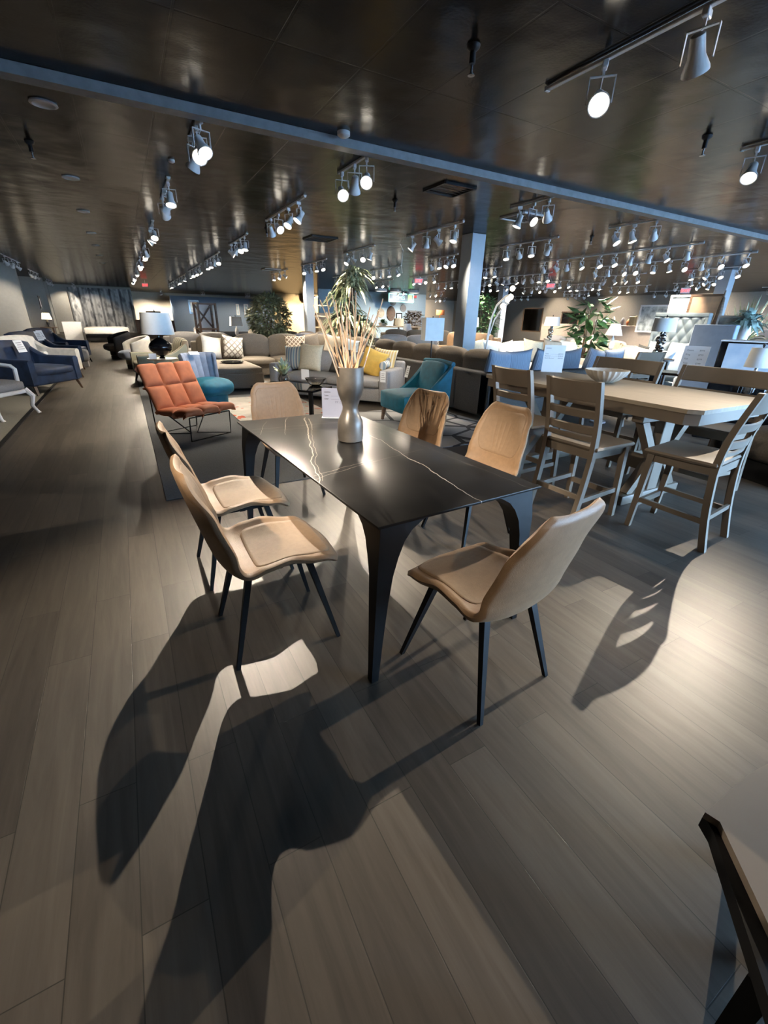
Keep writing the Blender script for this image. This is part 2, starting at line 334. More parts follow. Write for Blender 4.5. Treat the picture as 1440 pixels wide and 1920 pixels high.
tr = nd(nt, 'ShaderNodeBsdfTransparent'); gl = nd(nt, 'ShaderNodeBsdfGlossy'); gl.inputs['Roughness'].default_value = .02; mxs = nd(nt, 'ShaderNodeMixShader'); mxs.inputs[0].default_value = .07
nt.links.new(tr.outputs[0], mxs.inputs[1]); nt.links.new(gl.outputs[0], mxs.inputs[2]); nt.links.new(mxs.outputs[0], nt.nodes['Material Output'].inputs[0])
nwin = 8; ww = (X1-XW)/nwin
for i in range(nwin):
    a = XW+i*ww; g = G()
    g.box((a+.04, Y0-.1, 1.525), (.08, .14, 2.45)).box((a+ww-.04, Y0-.1, 1.525), (.08, .14, 2.45)).box((a+ww/2, Y0-.1, .34), (ww, .14, .08)).box((a+ww/2, Y0-.1, 2.71), (ww, .14, .08))
    w = struct('window_%d' % (i+1), g, 'black')
    obj('pane', G().box((a+ww/2, Y0-.1, 1.525), (ww-.16, .01, 2.3)), wm, w)
    ld = bpy.data.lights.new('daylight_portal', 'AREA'); ld.shape = 'RECTANGLE'; ld.size = ww-.2; ld.size_y = 2.25; ld.cycles.is_portal = True
    lo = bpy.data.objects.new('daylight_portal', ld); COL.objects.link(lo); lo.location = (a+ww/2, Y0+.02, 1.525); lo.rotation_euler = (-PI/2, 0, 0)
struct('pavement', G().box((12, Y0-15, -.1), (60, 29.4, .1)), mat('grey_pavement', (.3, .3, .3), .8))
struct('trim_1', G().box(((X0+X1)/2, 4.95, 3.015), (X1-X0, .14, .075)), 'beam')          # shallow painted beam under the ceiling
col_xy = [(6.635, 8.2), (6.72, 18.35), (16.75, 8.15), (17.2, 18.5)]
for k, (x, y) in enumerate(col_xy):
    struct('column_%d' % (k+1), G().box((x, y, H/2), (.35, .35, H), bev=.008, seg=1), 'pillar')
# partition walls of the left-hand bays
for k, (xe, y) in enumerate(((-3.28, 23.7), (-3.45, 32.8), (-3.75, 37.2))):
    struct('wall_bay_%d' % (k+1), G().box(((X0+xe)/2, y+.1, H/2), (xe-X0, .2, H)), 'wall')
def span(name, u0, u1, y, z1, m, z0=0, t=.15):
    a = ay(u0, 580, y).x; b = ay(u1, 590, y).x
    return struct(name, G().box(((a+b)/2, y+t/2, (z0+z1)/2), (b-a, t, z1-z0)), m)
span('wall_slate', 322, 517, 44, 2.75, 'wallb')
span('wall_gold', 514, 600, 38, 3.05, 'gold')
span('wall_pale', 598, 797, 29, 3.05, 'wallp')
span('wall_taupe', 795, 1010, 36, 3.05, 'taupe')
# half-height display ledge in front of the right-hand wall
struct('wall_ledge', G().box((15.9, 9.6, .7), (.35, 9.4, 1.4), bev=.01, seg=1), 'beige')
# floor coverings
def slab(name, label, x0, x1, y0, y1, m, h=.008, cat='carpet'):
    o = obj(name, G().box(((x0+x1)/2, (y0+y1)/2, h/2), (x1-x0, y1-y0, h), bev=.003, seg=1), m); return tag(o, label, cat)
slab('display_carpet', 'light grey display carpet left of the aisle, edged with a dark strip', X0+.1, -1.52, 5.2, 23.5, 'carpet_l')
tag(obj('edge_strip', G().box((-1.49, 14.3, .007), (.06, 18.2, .014), bev=.003, seg=1), 'black'), 'dark metal edge strip along the light carpet beside the aisle', 'edge strip')
slab('area_carpet', 'large slate grey carpet starting behind the stone dining table', .05, 2.75, 3.80, 13.5, 'carpet')
def rug_mat():
    m = mat('coral_sprig_rug', (.5, .47, .42), .95, scale=3, col2=(.36, .34, .31)); nt = m.node_tree; b = nt.nodes['Principled BSDF']; L = nt.links
    tc = nd(nt, 'ShaderNodeTexCoord'); nz = nd(nt, 'ShaderNodeTexNoise'); nz.inputs['Scale'].default_value = 2.2; nz.inputs['Distortion'].default_value = 2; L.new(tc.outputs['Object'], nz.inputs['Vector'])
    rp = nd(nt, 'ShaderNodeValToRGB'); rp.color_ramp.interpolation = 'CONSTANT'; rp.color_ramp.elements[1].position = .6; rp.color_ramp.elements[0].color = (0, 0, 0, 1); rp.color_ramp.elements[1].color = (1, 1, 1, 1)
    L.new(nz.outputs[0], rp.inputs[0]); mx = nd(nt, 'ShaderNodeMixRGB'); mx.inputs[2].default_value = (.5, .12, .07, 1)
    L.new(rp.outputs[0], mx.inputs[0]); L.new(b.inputs['Base Color'].links[0].from_socket, mx.inputs[1]); L.new(mx.outputs[0], b.inputs['Base Color']); return m
def line_rug():
    m = mat('angular_line_rug', (.30, .31, .32), .95); nt = m.node_tree; b = nt.nodes['Principled BSDF']; L = nt.links
    tc = nd(nt, 'ShaderNodeTexCoord'); vo = nd(nt, 'ShaderNodeTexVoronoi', feature='DISTANCE_TO_EDGE'); vo.inputs['Scale'].default_value = 1.7; L.new(tc.outputs['Object'], vo.inputs['Vector'])
    rp = nd(nt, 'ShaderNodeValToRGB'); rp.color_ramp.interpolation = 'CONSTANT'; rp.color_ramp.elements[0].color = (.04, .04, .045, 1); rp.color_ramp.elements[1].color = (.32, .32, .32, 1); rp.color_ramp.elements[1].position = .035
    L.new(vo.outputs['Distance'], rp.inputs[0]); L.new(rp.outputs[0], b.inputs['Base Color']); return m
o = slab('floral_rug', 'pale rug with coral red sprigs in front of the grey sofa', 1.25, 2.72, 6.55, 8.6, rug_mat(), .016, 'rug')
slab('geometric_rug', 'grey rug with dark angular lines under the teal chair', 2.76, 4.6, 4.15, 6.5, line_rug(), .012, 'rug')

# ------------------------------------------------------------------ ceiling fittings
tilts = (20, 38, 55, 70)
HEADS = {}
for t in tilts:
    th = R(t); d = Vector((0, -math.sin(th), -math.cos(th))); pv = Vector((0, 0, -.205))
    rot = Matrix.Translation(pv) @ d.to_track_quat('Z', 'Y').to_matrix().to_4x4()
    g = G().box((0, 0, -.02), (.035, .07, .04), bev=.005, seg=1).box((0, 0, -.055), (.015, .015, .04)).box((0, 0, -.078), (.165, .02, .006)).box((-.08, 0, -.145), (.006, .02, .14)).box((.08, 0, -.145), (.006, .02, .14))
    g.lathe([(.028, -.105), (.036, -.10), (.04, -.05), (.044, -.01), (.068, .045), (.070, .062), (.064, .062), (.060, .056), (0, .055)], seg=20, mx=rot)
    g.tube([(.0, .0, -.08), (.0, .03, -.10), rot @ Vector((0, 0, -.1))], .004, 5)
    h = obj('track_head', g, 'white'); l = obj('lens', G().lathe([(.059, .0565), (.04, .0595), (0, .061)], seg=20, mx=rot), 'lens')
    HEADS[t] = (h, l, pv+d*.085, d)
    COL.objects.unlink(h); COL.objects.unlink(l)
LD = {}
def spot(loc, d, power, size=80, blend=.7, col=(1, .86, .68), r=.011):
    k = (power, size, blend)
    if k not in LD:
        ld = bpy.data.lights.new('track_spot', 'SPOT'); ld.energy = power; ld.spot_size = R(size); ld.spot_blend = blend; ld.color = col; ld.shadow_soft_size = r; LD[k] = ld
    o = bpy.data.objects.new('track_spot', LD[k]); COL.objects.link(o); o.location = loc; o.rotation_euler = Vector(d).to_track_quat('-Z', 'Y').to_euler()
def track(x, y0, y1, heads, label, power=None):
    """heads: a number, or a list of (y, azimuth the lamp points to, tilt, power)"""
    if isinstance(heads, int):
        n = heads; hs = []
        if power is None: power = 30 if y0 < 4 else 260 if y0 < 10 and x < 7 else 560 if y0 < 18 else 850
        for i in range(n):
            y = y0+(y1-y0)*(i+.5)/n+rnd.uniform(-.06, .06)
            hs.append((y, R(rnd.choice((-150, -170, 160, 110, -110, 60, -60, 175, 20))), rnd.choice(tilts[:3]), power))
    else: hs = heads
    t = thing('track_light', label, 'track light', (x, (y0+y1)/2, H), 0, 'ceiling track lights')
    obj('rail', G().box((0, 0, -.02), (.036, y1-y0, .022), bev=.004, seg=1).box((0, -(y1-y0)/2+.05, -.006), (.05, .1, .012)).box((0, (y1-y0)/2-.01, -.02), (.04, .02, .028)), 'white', t)
    for y, a, tl, pw in hs:
        h0, l0, p, d = HEADS[tl]
        h = h0.copy(); COL.objects.link(h); h.parent = t; h.location = (0, y-(y0+y1)/2, -.031); h.rotation_euler = (0, 0, PI-a)   # azimuth a: 0 = +Y, 90 = +X
        l = l0.copy(); COL.objects.link(l); l.parent = h; l.location = (0, 0, 0)
        rz = Matrix.Rotation(PI-a, 3, 'Z')
        if pw: spot(Vector((x, y, H-.031))+rz @ p, rz @ d, pw, {1250: 62, 1001: 26, 1251: 26, 181: 26, 301: 36}.get(pw, 58 if pw in (1100, 500) else 64), 1 if pw == 1250 else 1 if pw in (1100, 500) else .7)
    return t
def lerp_(a, b, t): return a+(b-a)*t
def aim(p, q):
    d = Vector(q)-Vector(p); return math.atan2(d.x, d.y)
track(3.08, -.6, 3.12, [(2.62, aim((3.08, 2.62), (.6, .2)), 55, 10), (2.0, R(75), 38, 22), (.7, R(-60), 38, 20)], 'long white track light nearest the camera, two big spotlights in view')
track(.4, -2.4, -1.0, [(-1.7, aim((.4, -1.7), (1.15, .9)), 55, 181)], 'added unseen track light behind the viewpoint, brightening the near chair back')  # out-of-view fill lamp, added to lift the near chair back
track(-1.6, -.3, 1.2, [(.4, aim((-1.6, .4), (2.9, 2.3)), 70, 301), (0, aim((-1.6, 0), (1.07, 3.7)), 70, 1001), (.8, aim((-1.6, .8), (2.15, 2.65)), 55, 1251)], 'added unseen track light left of the viewpoint, brightening stools and dining chairs')  # out-of-view fill lamps, added to light the stools, head and right-hand chairs
track(.92, 4.98+.06, 5.75, [(5.1, R(160), 38, 25), (5.3, aim((.92, 5.3), (.42, 1.9)), 55, 1100), (5.6, R(-40), 38, 170)], 'first short white track light left of the vase, just behind the ceiling beam')
for k, (a, b, n) in enumerate(((7.35, 8.63, [(7.5, aim((.86, 7.5), (.6, 6.2)), 20, 150), (8.0, aim((.86, 8.0), (-1.7, 10.6)), 55, 330), (8.45, aim((.86, 8.45), (2, 11)), 55, 330)]), (10.7, 11.9, [(10.9, R(-170), 38, 260), (11.35, R(-100), 20, 260), (11.75, R(-90), 55, 260)]), (14.1, 15.5, 4), (17.6, 19, 4), (21.1, 22.5, 4), (24.6, 26, 4), (28.1, 29.5, 4))):
    track(.86, a, b, n, 'white track light over the left aisle, number %d from the beam' % (k+2))
for k, (x, a, b, n) in enumerate(((2.61, 5.02, 5.9, 3), (2.65, 7.2, 9.3, [(7.5, aim((2.65, 7.5), (1.1, 7.4)), 38, 240), (8.0, R(-120), 38, 200), (8.55, R(170), 55, 200), (9.0, R(40), 38, 260)]), (2.7, 11, 13, 4), (2.75, 14.6, 17.2, 4), (2.8, 18.4, 22, 4), (2.85, 23.4, 27.5, 4), (2.9, 29, 32.5, 3))):
    if k == 0: n = [(5.15, R(-150), 55, 60), (5.45, R(20), 38, 200), (5.8, aim((2.6, 5.8), (1.75, 2.1)), 55, 500)]
    track(x, a, b, n, 'white track light over the orange chair row, number %d from the beam' % (k+1))
track(5.6, 1.3, 2.95, [(1.5, R(-70), 38, 20), (2.8, aim((5.6, 2.8), (4, 2.2)), 38, 60)], 'white track light at the right picture edge over the counter table')
track(6.3, 1.2, 2.7, [(1.94, aim((6.3, 1.94), (.6, 1.75)), 70, 1250)], 'white track light beyond the right picture edge, shining across the dining table')
for k, (x, a, b, n) in enumerate(((5.52, 5.08, 6.0, 3), (5.6, 7.24, 9.14, 4), (5.65, 10.7, 12.5, 4), (5.75, 14, 16.3, 4), (5.8, 18, 20.2, 3))):
    track(x, a, b, n, 'white track light just left of the near column, number %d from the beam' % (k+1))
for k, (x, a, b, n) in enumerate(((8.02, 5.08, 6.1, 3), (8.1, 7.3, 9.0, 4), (8.1, 10.6, 12, 4), (8.4, 14, 16.2, 4), (8.5, 18, 20, 3))):
    track(x, a, b, n, 'white track light just right of the near column, number %d from the beam' % (k+1))
for k, (x, a, b, n) in enumerate(((10.93, 5.95, 10.48, 10), (10.95, 12, 14, 4), (11, 15.6, 17.6, 4), (11, 19, 21, 3))):
    track(x, a, b, n, 'white track light with %s heads in the middle right row, number %d from the front' % (('ten', 'four', 'four', 'three')[k], k+1))
for k, (x, a, b, n) in enumerate(((13.12, 5.9, 10.35, 10), (13.5, 12.2, 15.9, 10), (13.5, 17.2, 19.2, 4))):
    track(x, a, b, n, 'white track light before the right-hand column, number %d from the front' % (k+1))
for k, (x, a, b, n) in enumerate(((15.78, 7.24, 8.9, 4), (15.8, 10.2, 12.05, 4), (16.3, 13.56, 15.7, 5), (16.1, 16.4, 19.1, 5), (18.35, 16, 18.5, 5), (18.1, 13.5, 15.3, 5), (20.5, 12.9, 15.0, 5), (20.25, 10.2, 11.8, 4), (21.8, 16.2, 18.9, 5), (18.2, 8.6, 10.1, 4))):
    track(x, a, b, n, 'small white track light far to the right, %s' % ('in front of the right column', 'second row by the right column', 'third row by the right column', 'fourth row by the right column', 'beyond the far column', 'left of the far exit sign', 'over the far plants', 'near the right wall decor', 'deepest on the right', 'right beside the right column')[k])
for k, (x, a, b, n) in enumerate(((-3.0, 19.8, 23.2, 3), (-3.2, 26.5, 29.5, 3), (-3.3, 32.9, 35.9, 3), (-2.4, 37.0, 39.2, 2))):
    track(x, a, b, [(lerp_(a, b, (i+.5)/n), R((20, -30, 60)[i]), 55, 260) for i in range(n)], 'white track light above the left bays, %s' % ('at the first partition wall', 'at the second partition wall', 'at the third partition wall', 'nearest the wallpaper')[k])
for k, (x, y, pw) in enumerate(((3.2, 43.5, 1600), (6, 40.5, 240), (9.5, 40.5, 240), (12.5, 40.5, 240), (13.4, 34.6, 1800), (15.2, 25.0, 420), (17.6, 25.0, 420), (24.5, 9.5, 320), (24.5, 14.5, 320), (24.5, 20, 320), (24.5, 24.5, 320), (23, 32, 900))):
    az_ = 90 if x == 24.5 else 0  # these tracks are added only to brighten the far and right walls
    track(x, y-.9, y+.9, [(y-.6, R(az_), 70 if x > 13 else 55, pw), (y, R(az_+20), 70 if x > 13 else 55, pw), (y+.6, R(az_-20), 55, pw)], 'added distant white track light brightening %s' % ('the cream end wall', 'the slate blue wall, left', 'the slate blue wall, middle', 'the slate blue wall, right', 'the golden wall', 'the pale blue wall, left', 'the pale blue wall, right', 'the right wall, near', 'the right wall, middle', 'the right wall, far', 'the right wall, farthest', 'the taupe far wall')[k])
# end of the added wall-brightening tracks; small ceiling fittings follow
p0 = None
for k, y in enumerate((5.59, 8.17, 10.58, 13.25, 15.6, 18.2, 21)):
    g = G().lathe([(.1, 0), (.105, -.012), (.085, -.018), (.07, -.006), (0, -.006)], seg=24)
    o = tag(obj('ceiling_disc', g, 'white_m'), 'round white ceiling disc over the left aisle, number %d from the front' % (k+1), 'ceiling fitting', 'white ceiling discs'); o.location = (-.25, y, H)
for k, (x, y) in enumerate(((2.28, 3.0), (5.03, 2.98), (3.87, 6.7), (-.51, 6.81), (8.6, 6.9), (2.9, 10.2))):
    t = thing('sprinkler', 'dark ceiling sprinkler %s' % ('over the dining table, nearest', 'near the right picture edge', 'above the floor lamp', 'beside the left ceiling discs', 'right of the near column', 'above the grey sofa')[k], 'sprinkler', (x, y, H), 0, 'ceiling sprinklers')
    obj('escutcheon', G().lathe([(.045, 0), (.04, -.015), (.02, -.03), (.02, -.09), (.012, -.09), (0, -.09)], seg=14), 'black', t)
    obj('deflector', G().lathe([(0, -.09), (.008, -.09), (.008, -.14), (.024, -.142), (.024, -.147), (0, -.148)], seg=10), 'chrome', t)
for k, (x, y, s) in enumerate(((4.16, 5.75, .5), (6.2, 6.4, .55), (4.24, 10.67, .6), (5.36, 18.66, .6))):
    t = thing('ceiling_vent', 'square dark ceiling vent %s' % ('just behind the beam', 'with a bright edge left of the near column', 'over the grey sofa rows', 'deep in the room over the ficus')[k], 'vent', (x, y, H), 0, 'ceiling vents')
    obj('frame', G().box((0, -s/2, -.012), (s, .03, .024)).box((0, s/2, -.012), (s, .03, .024)).box((-s/2, 0, -.012), (.03, s, .024)).box((s/2, 0, -.012), (.03, s, .024)), 'white_m' if k in (1, 3) else 'black', t)
    g = G()
    for i in range(6): g.box((0, -s/2+s*(i+.5)/6, -.012), (s-.03, .03, .004))
    obj('louvre', g, 'black', t)
tag(obj('smoke_detector', G().lathe([(.06, 0), (.06, -.03), (.035, -.045), (0, -.045)], (2.16, 4.75, H), 18), 'white_m'), 'round white smoke detector in front of the beam', 'smoke detector')
tag(obj('security_dome', G().lathe([(.035, 0), (.035, -.02), (.02, -.03), (0, -.03)], (.83, 6.6, H), 14), 'white_m'), 'tiny white sensor between the two front aisle tracks', 'sensor')
pts = [ay(u, v, 10.2) for u, v in ((752, 445), (750, 456), (756, 470), (754, 485), (753, 500), (754, 512))]; pts[0].z = H
tag(obj('hanging_cable', G().tube(pts, .008, 6), 'white'), 'thin white cable hanging down from the ceiling in mid-room', 'cable')
for k, (u, v, y) in enumerate(((272, 532, 30), (786, 505, 16), (1035, 521, 14), (778, 553, 27.5), (1285, 545, 10.5))):
    p = ay(u, v, y); t = thing('exit_sign', 'red lit EXIT sign %s' % ('at the far end of the left aisle', 'hung near the middle of the room', 'among the lights right of the column', 'by the pale blue wall', 'on the far right')[k], 'exit sign', (p.x, p.y, H), R(-20 if k < 2 else -55), 'exit signs')
    z = max(min(p.z-H, -.25), -.75)
    obj('housing', G().box((0, 0, z), (.32, .05, .2), bev=.006, seg=1), 'white_m', t)
    obj('hanger', G().tube([(0, 0, 0), (0, 0, z+.1)], .008, 6), 'white_m', t)
    obj('lettering', G().text('EXIT', .15, upright((0, -.028, z-.05)), align='CENTER', ext=.002), 'red', t)
for k, (u, v) in enumerate(((715, 546), (742, 547), (776, 548))):
    p = ay(u, v, 25.5); t = thing('drum_ceiling_lamp', 'white round ceiling lamp by the pale blue wall, %s of three' % ('left', 'middle', 'right')[k], 'ceiling lamp', (p.x, 25.5, H), 0, 'drum ceiling lamps')
    obj('drum', G().lathe([(.34, 0), (.36, -.12), (.35, -.14), (0, -.14)], seg=28), 'white_m', t); obj('diffuser', G().lathe([(.345, -.141), (.2, -.16), (0, -.165)], seg=28), 'lensw', t)
    
# ------------------------------------------------------------------ dining set
def spline(pts, n=64):
    pts = [Vector(p) for p in pts]; L = [0]; out = []
    P = [pts[0]*2-pts[1]]+pts+[pts[-1]*2-pts[-2]]
    for i in range(1, len(P)-2):
        for k in range(12):
            t = k/12; a, b, c, d = P[i-1:i+3]
            out.append(.5*((2*b)+(c-a)*t+(2*a-5*b+4*c-d)*t*t+(3*b-a-3*c+d)*t**3))
    out.append(pts[-1])
    for a, b in zip(out, out[1:]): L.append(L[-1]+(b-a).length)
    def f(v):
        s = max(0, min(1, v))*L[-1]
        for i in range(len(L)-1):
            if s <= L[i+1]+1e-9:
                t = (s-L[i])/max(1e-9, L[i+1]-L[i]); return out[i].lerp(out[i+1], t)
        return out[-1]
    return f
prof = spline([(.275, .445), (.23, .466), (.12, .468), (0, .456), (-.12, .446), (-.185, .458), (-.222, .505), (-.25, .59), (-.285, .72), (-.312, .83), (-.325, .895)])
def lerp(a, b, t): return a+(b-a)*t
def tab(v, ks):
    for (a, x), (b, y) in zip(ks, ks[1:]):
        if v <= b:
            t = (v-a)/(b-a); t = t*t*(3-2*t); return lerp(x, y, t)
    return ks[-1][1]
def chair_fn(off=0):
    def fn(u, v):
        p = prof(v); q = prof(min(1, v+.01)); q0 = prof(max(0, v-.01)); d = (q-q0).normalized(); n = Vector((d.y, -d.x))     # normal to the profile, towards the sitter
        w = tab(v, [(0, .205), (.12, .235), (.40, .245), (.58, .238), (.75, .228), (.9, .205), (1, .185)])
        e = 1.0
        for c, rr in ((v, .085), (1-v, .10)):
            if c < rr: e = min(e, .74+.26*math.sqrt(max(0, 1-((rr-c)/rr)**2)))
        a = abs(u)
        curl = tab(v, [(0, .006), (.14, .026), (.28, .062), (.38, .058), (.46, .042), (.54, .045), (.64, .058), (.8, .05), (1, .015)])*a**2.3
        dip = -.03*tab(v, [(0, 1), (.1, .2), (1, 0)])*a*a
        x = u*w*e*(1-.05*a*a*curl/.07)
        n3 = n*(curl+off)
        f_ = p.x+n3.x; z = p.y+n3.y+dip
        return (x, -f_, z)
    return fn
def pad_fn(a, b):
    f = chair_fn(.004)
    def fn(u, v):
        e = min(v, 1-v)/.16; k = .80*(1 if e >= 1 else .80+.20*math.sqrt(max(0, 1-(1-e)**2)))
        return f(u*k, a+(b-a)*v)
    return fn
def back_pad(u, v):
    e = (v-.63)/.14 if v < .75 else (.965-v)/.05; u *= 1 if e >= 1 else (.60 if v < .75 else .84)+(.40 if v < .75 else .16)*math.sqrt(max(0, 1-(1-e)**2))
    k = 0
    for j in range(-2, 3):
        c = j*.16*(.55+.9*(v-.55)/.42); k += math.exp(-((u-c)/.018)**2)
    fade = max(0, min(1, (v-.64)/.06))*max(0, min(1, (.9-v)/.05))
    base = chair_fn(.003-.0028*k*fade)(u, v); return base
def make_dining_chair(label, loc, rz, group):
    t = thing('dining_chair', label, 'chair', loc, rz, group)
    obj('seat_shell', G().sheet(chair_fn(), 25, 57, .030), 'tan', t, sharp=60)
    obj('seat_pad', G().sheet(pad_fn(.045, .41), 21, 25, .005), 'tan_in', t, sharp=60)
    obj('backrest_pad', G().sheet(back_pad, 81, 25, .006, u0=-.84, u1=.84, v0=.63, v1=.965), 'tan_in', t, sharp=60)
    obj('underframe', G().box((0, .0, .425), (.28, .03, .02)).box((-.12, .0, .425), (.025, .26, .02)).box((.12, 0, .425), (.025, .26, .02)), 'black', t)
    for sx in (-1, 1):
        for sy in (-1, 1):
            g = G().bar((sx*.135, sy*.13, .445), (sx*.218, sy*.243, 0), (.036, .028), (.019, .017), up=(0, 1, 0)); obj('leg', g, 'black', t)
    return t
GRP = 'tan chairs around the stone table'
ch = make_dining_chair('tan dining chair on the left of the stone table, nearest the camera', (.415, 1.80, 0), face(1, .0), GRP)
dup(ch, (.405, 2.50, 0), face(1, .03), 'tan dining chair on the left of the stone table, second from the camera')
dup(ch, (1.075, 3.60, 0), face(.02, -1), 'tan dining chair at the far head of the stone table, beside the price sign')
dup(ch, (1.84, 2.95, 0), face(-1, -.25), 'tan dining chair on the right side, farther of the two, by the vase')
dup(ch, (1.985, 2.23, 0), face(-1, -.1), 'tan dining chair on the right side, nearer of the two')
dup(ch, (1.125, 1.12, 0), face(-.14, 1), 'tan dining chair at the near end, its back toward the camera')

TX, TY = 1.066, 2.2; W, LN = .441, .96
t = thing('dining_table', 'rectangular dining table with black veined stone top and curved black legs', 'table', (TX, TY, 0), R(2.8))
obj('tabletop', G().box((0, 0, .754), (2*W, 2*LN, .012), bev=.003, seg=2), 'stone', t)
obj('subframe', G().box((0, 0, .742), (.62, 1.62, .012)), 'black', t)
for sx in (-1, 1):
    for sy in (-1, 1):
        zs = [(0, .034), (.2, .044), (.4, .058), (.52, .072), (.6, .092), (.66, .122), (.70, .158), (.73, .21), (.748, .265)]
        vs = []; fs = []
        for i, (z, e) in enumerate(zs):
            x0, y0 = sx*(W-.012+.022*(1-min(1, z/.6))), sy*(LN-.012); rr = 0 if z < .6 else (z-.6)*.10
            xs = (x0-sx*rr, x0-sx*e); th = .034+.02*min(1, z/.6)
            ys = (y0-sy*rr, y0-sy*(e*.62 if z > .5 else e))
            ys = (ys[0], y0-sy*max(.03, min(e, th+.012+(e-.07)*.9 if e > .07 else e)))
            for x, y in ((xs[0], ys[0]), (xs[1], ys[0]), (xs[1], ys[1]), (xs[0], ys[1])): vs.append((x, y, z))
        for i in range(len(zs)-1):
            for k in range(4): fs.append([i*4+k, i*4+(k+1) % 4, (i+1)*4+(k+1) % 4, (i+1)*4+k])
        fs += [[3, 2, 1, 0], [len(vs)-4+k for k in range(4)]]
        obj('leg', G().add(vs, fs), 'black', t, sharp=50)
vz = .7605; VX, VY = 1.095, 2.36
vase = tag(obj('vase', G().lathe([(0.0632, 0.0), (0.0744, 0.0035), (0.0781, 0.0261), (0.0781, 0.087), (0.0744, 0.1218), (0.0577, 0.1566), (0.0465, 0.187), (0.0456, 0.2044), (0.0539, 0.2349), (0.0698, 0.2741), (0.0772, 0.3045), (0.0791, 0.348), (0.0781, 0.4089), (0.0791, 0.428), (0.0753, 0.4298), (0.0725, 0.4089), (0.0725, 0.348), (0.0465, 0.3393), (0.0, 0.3393)], seg=40), 'bronze'), 'tall hourglass vase in dark bronze glaze on the stone table', 'vase')
vase.location = (VX, VY, vz)
ends = [(588, 572), (600, 562), (612, 556), (622, 553), (590, 590), (628, 562), (640, 572), (647, 566), (657, 545), (660, 540), (668, 548), (675, 590), (650, 588), (637, 580), (694, 575), (718, 560), (705, 600), (600, 600), (612, 585), (628, 598), (655, 600), (668, 585), (683, 605), (640, 606), (700, 590), (711, 583)]
for i, (u, v) in enumerate(ends):
    yy = VY+((i*37) % 11-5)*.03; p = ay(u, v, yy); a = rnd.uniform(0, 6.28); q = Vector((VX+.03*math.cos(a), VY+.03*math.sin(a), vz+.345))
    dirn = Vector((p.x-VX, p.y-VY, 0)); q += dirn*min(.13, .035/max(.01, dirn.length))
    pts = []
    for k in range(7):
        s = k/6; pt = q.lerp(p, s); bow = math.sin(s*PI)*.012; pts.append(pt+Vector((rnd.uniform(-.002, .002)+bow*(1 if i % 2 else -1)*.5, rnd.uniform(-.002, .002), bow*.5)))
    g = G().tube(pts, [.0044-.0018*k/6 for k in range(7)], 6)
    for s in (.3, .6):
        c = q.lerp(p, s)
    o = obj('bamboo_reed', g, 'reed' if i % 3 else 'reed2'); tag(o, 'dried bamboo reed standing in the bronze vase', 'dried reed', 'dried reeds in the bronze vase')
# clear sign holder with price sheet on the stone table, its print seen partly from behind
t = thing('price_sign', 'clear stand with white price sheet on the stone table behind the vase', 'sign', (1.27, 2.985, .7605), R(-27))
obj('sheet', G().box((0, 0, .11), (.205, .0015, .21)), 'paper_d', t)
obj('foot', G().box((0, .02, .0025), (.215, .09, .005), bev=.001, seg=1), 'white_m', t)
g = G()
for s, y, x, sz in (('DINING', .182, -.085, .013), ('Table', .158, -.085, .014), ('$999.99', .155, .03, .013), ('Chair', .134, -.085, .014), ('$159.99', .132, .03, .013)): g.text(s, sz, upright((x, -.0015, y)))
g.box((-.005, -.0013, .1585), (.06, .0004, .001)).box((-.005, -.0013, .1345), (.06, .0004, .001))
obj('lettering', g, 'ink', t)
g = G(); g.text('$2275.99', .026, upright((.09, -.0014, .106)) @ Matrix.Scale(-1, 4, (1, 0, 0))); obj('show_through_lettering', g, 'inkg', t)

# ------------------------------------------------------------------ counter-height set
def octo(w, l, c, z0, z1):
    p = [(-w+c, -l), (w-c, -l), (w, -l+c), (w, l-c), (w-c, l), (-w+c, l), (-w, l-c), (-w, -l+c)]
    vs = [(x, y, z0) for x, y in p]+[(x, y, z1) for x, y in p]
    return vs, [list(range(8))[::-1], list(range(8, 16))]+[[i, (i+1) % 8, 8+(i+1) % 8, 8+i] for i in range(8)]
CX, CY = 3.93, 2.66
t = thing('counter_table', 'counter-height trestle table in washed oak with clipped corners', 'table', (CX, CY, 0))
obj('tabletop', G().add(*octo(.585, 1.12, .075, .885, .915)), 'ash_top', t)
obj('apron', G().add(*octo(.565, 1.10, .073, .80, .884)), 'ash', t)
g = G().box((0, 0, .93-.013), (1.12, .004, .003))
for s in (-1, 1):
    y = s*.62
    g = G().box((0, y, .045), (.86, .11, .09), bev=.02, seg=2); obj('trestle_foot', g, 'ash', t)
    g = G().box((0, y, .76), (.86, .10, .075), bev=.008, seg=1); obj('trestle_head', g, 'ash', t)
    obj('trestle_post', G().box((0, y, .405), (.15, .085, .64), bev=.006, seg=1), 'ash', t)
    for sx in (-1, 1):
        obj('brace', G().bar((sx*.06, y, .36), (sx*.36, y, .735), (.07, .07)), 'ash', t)
        obj('brace', G().bar((sx*.06, y, .40), (sx*.33, y, .08), (.07, .07)), 'ash', t)
obj('stretcher', G().box((0, 0, .30), (.07, 1.25, .13), bev=.006, seg=1), 'ash', t)
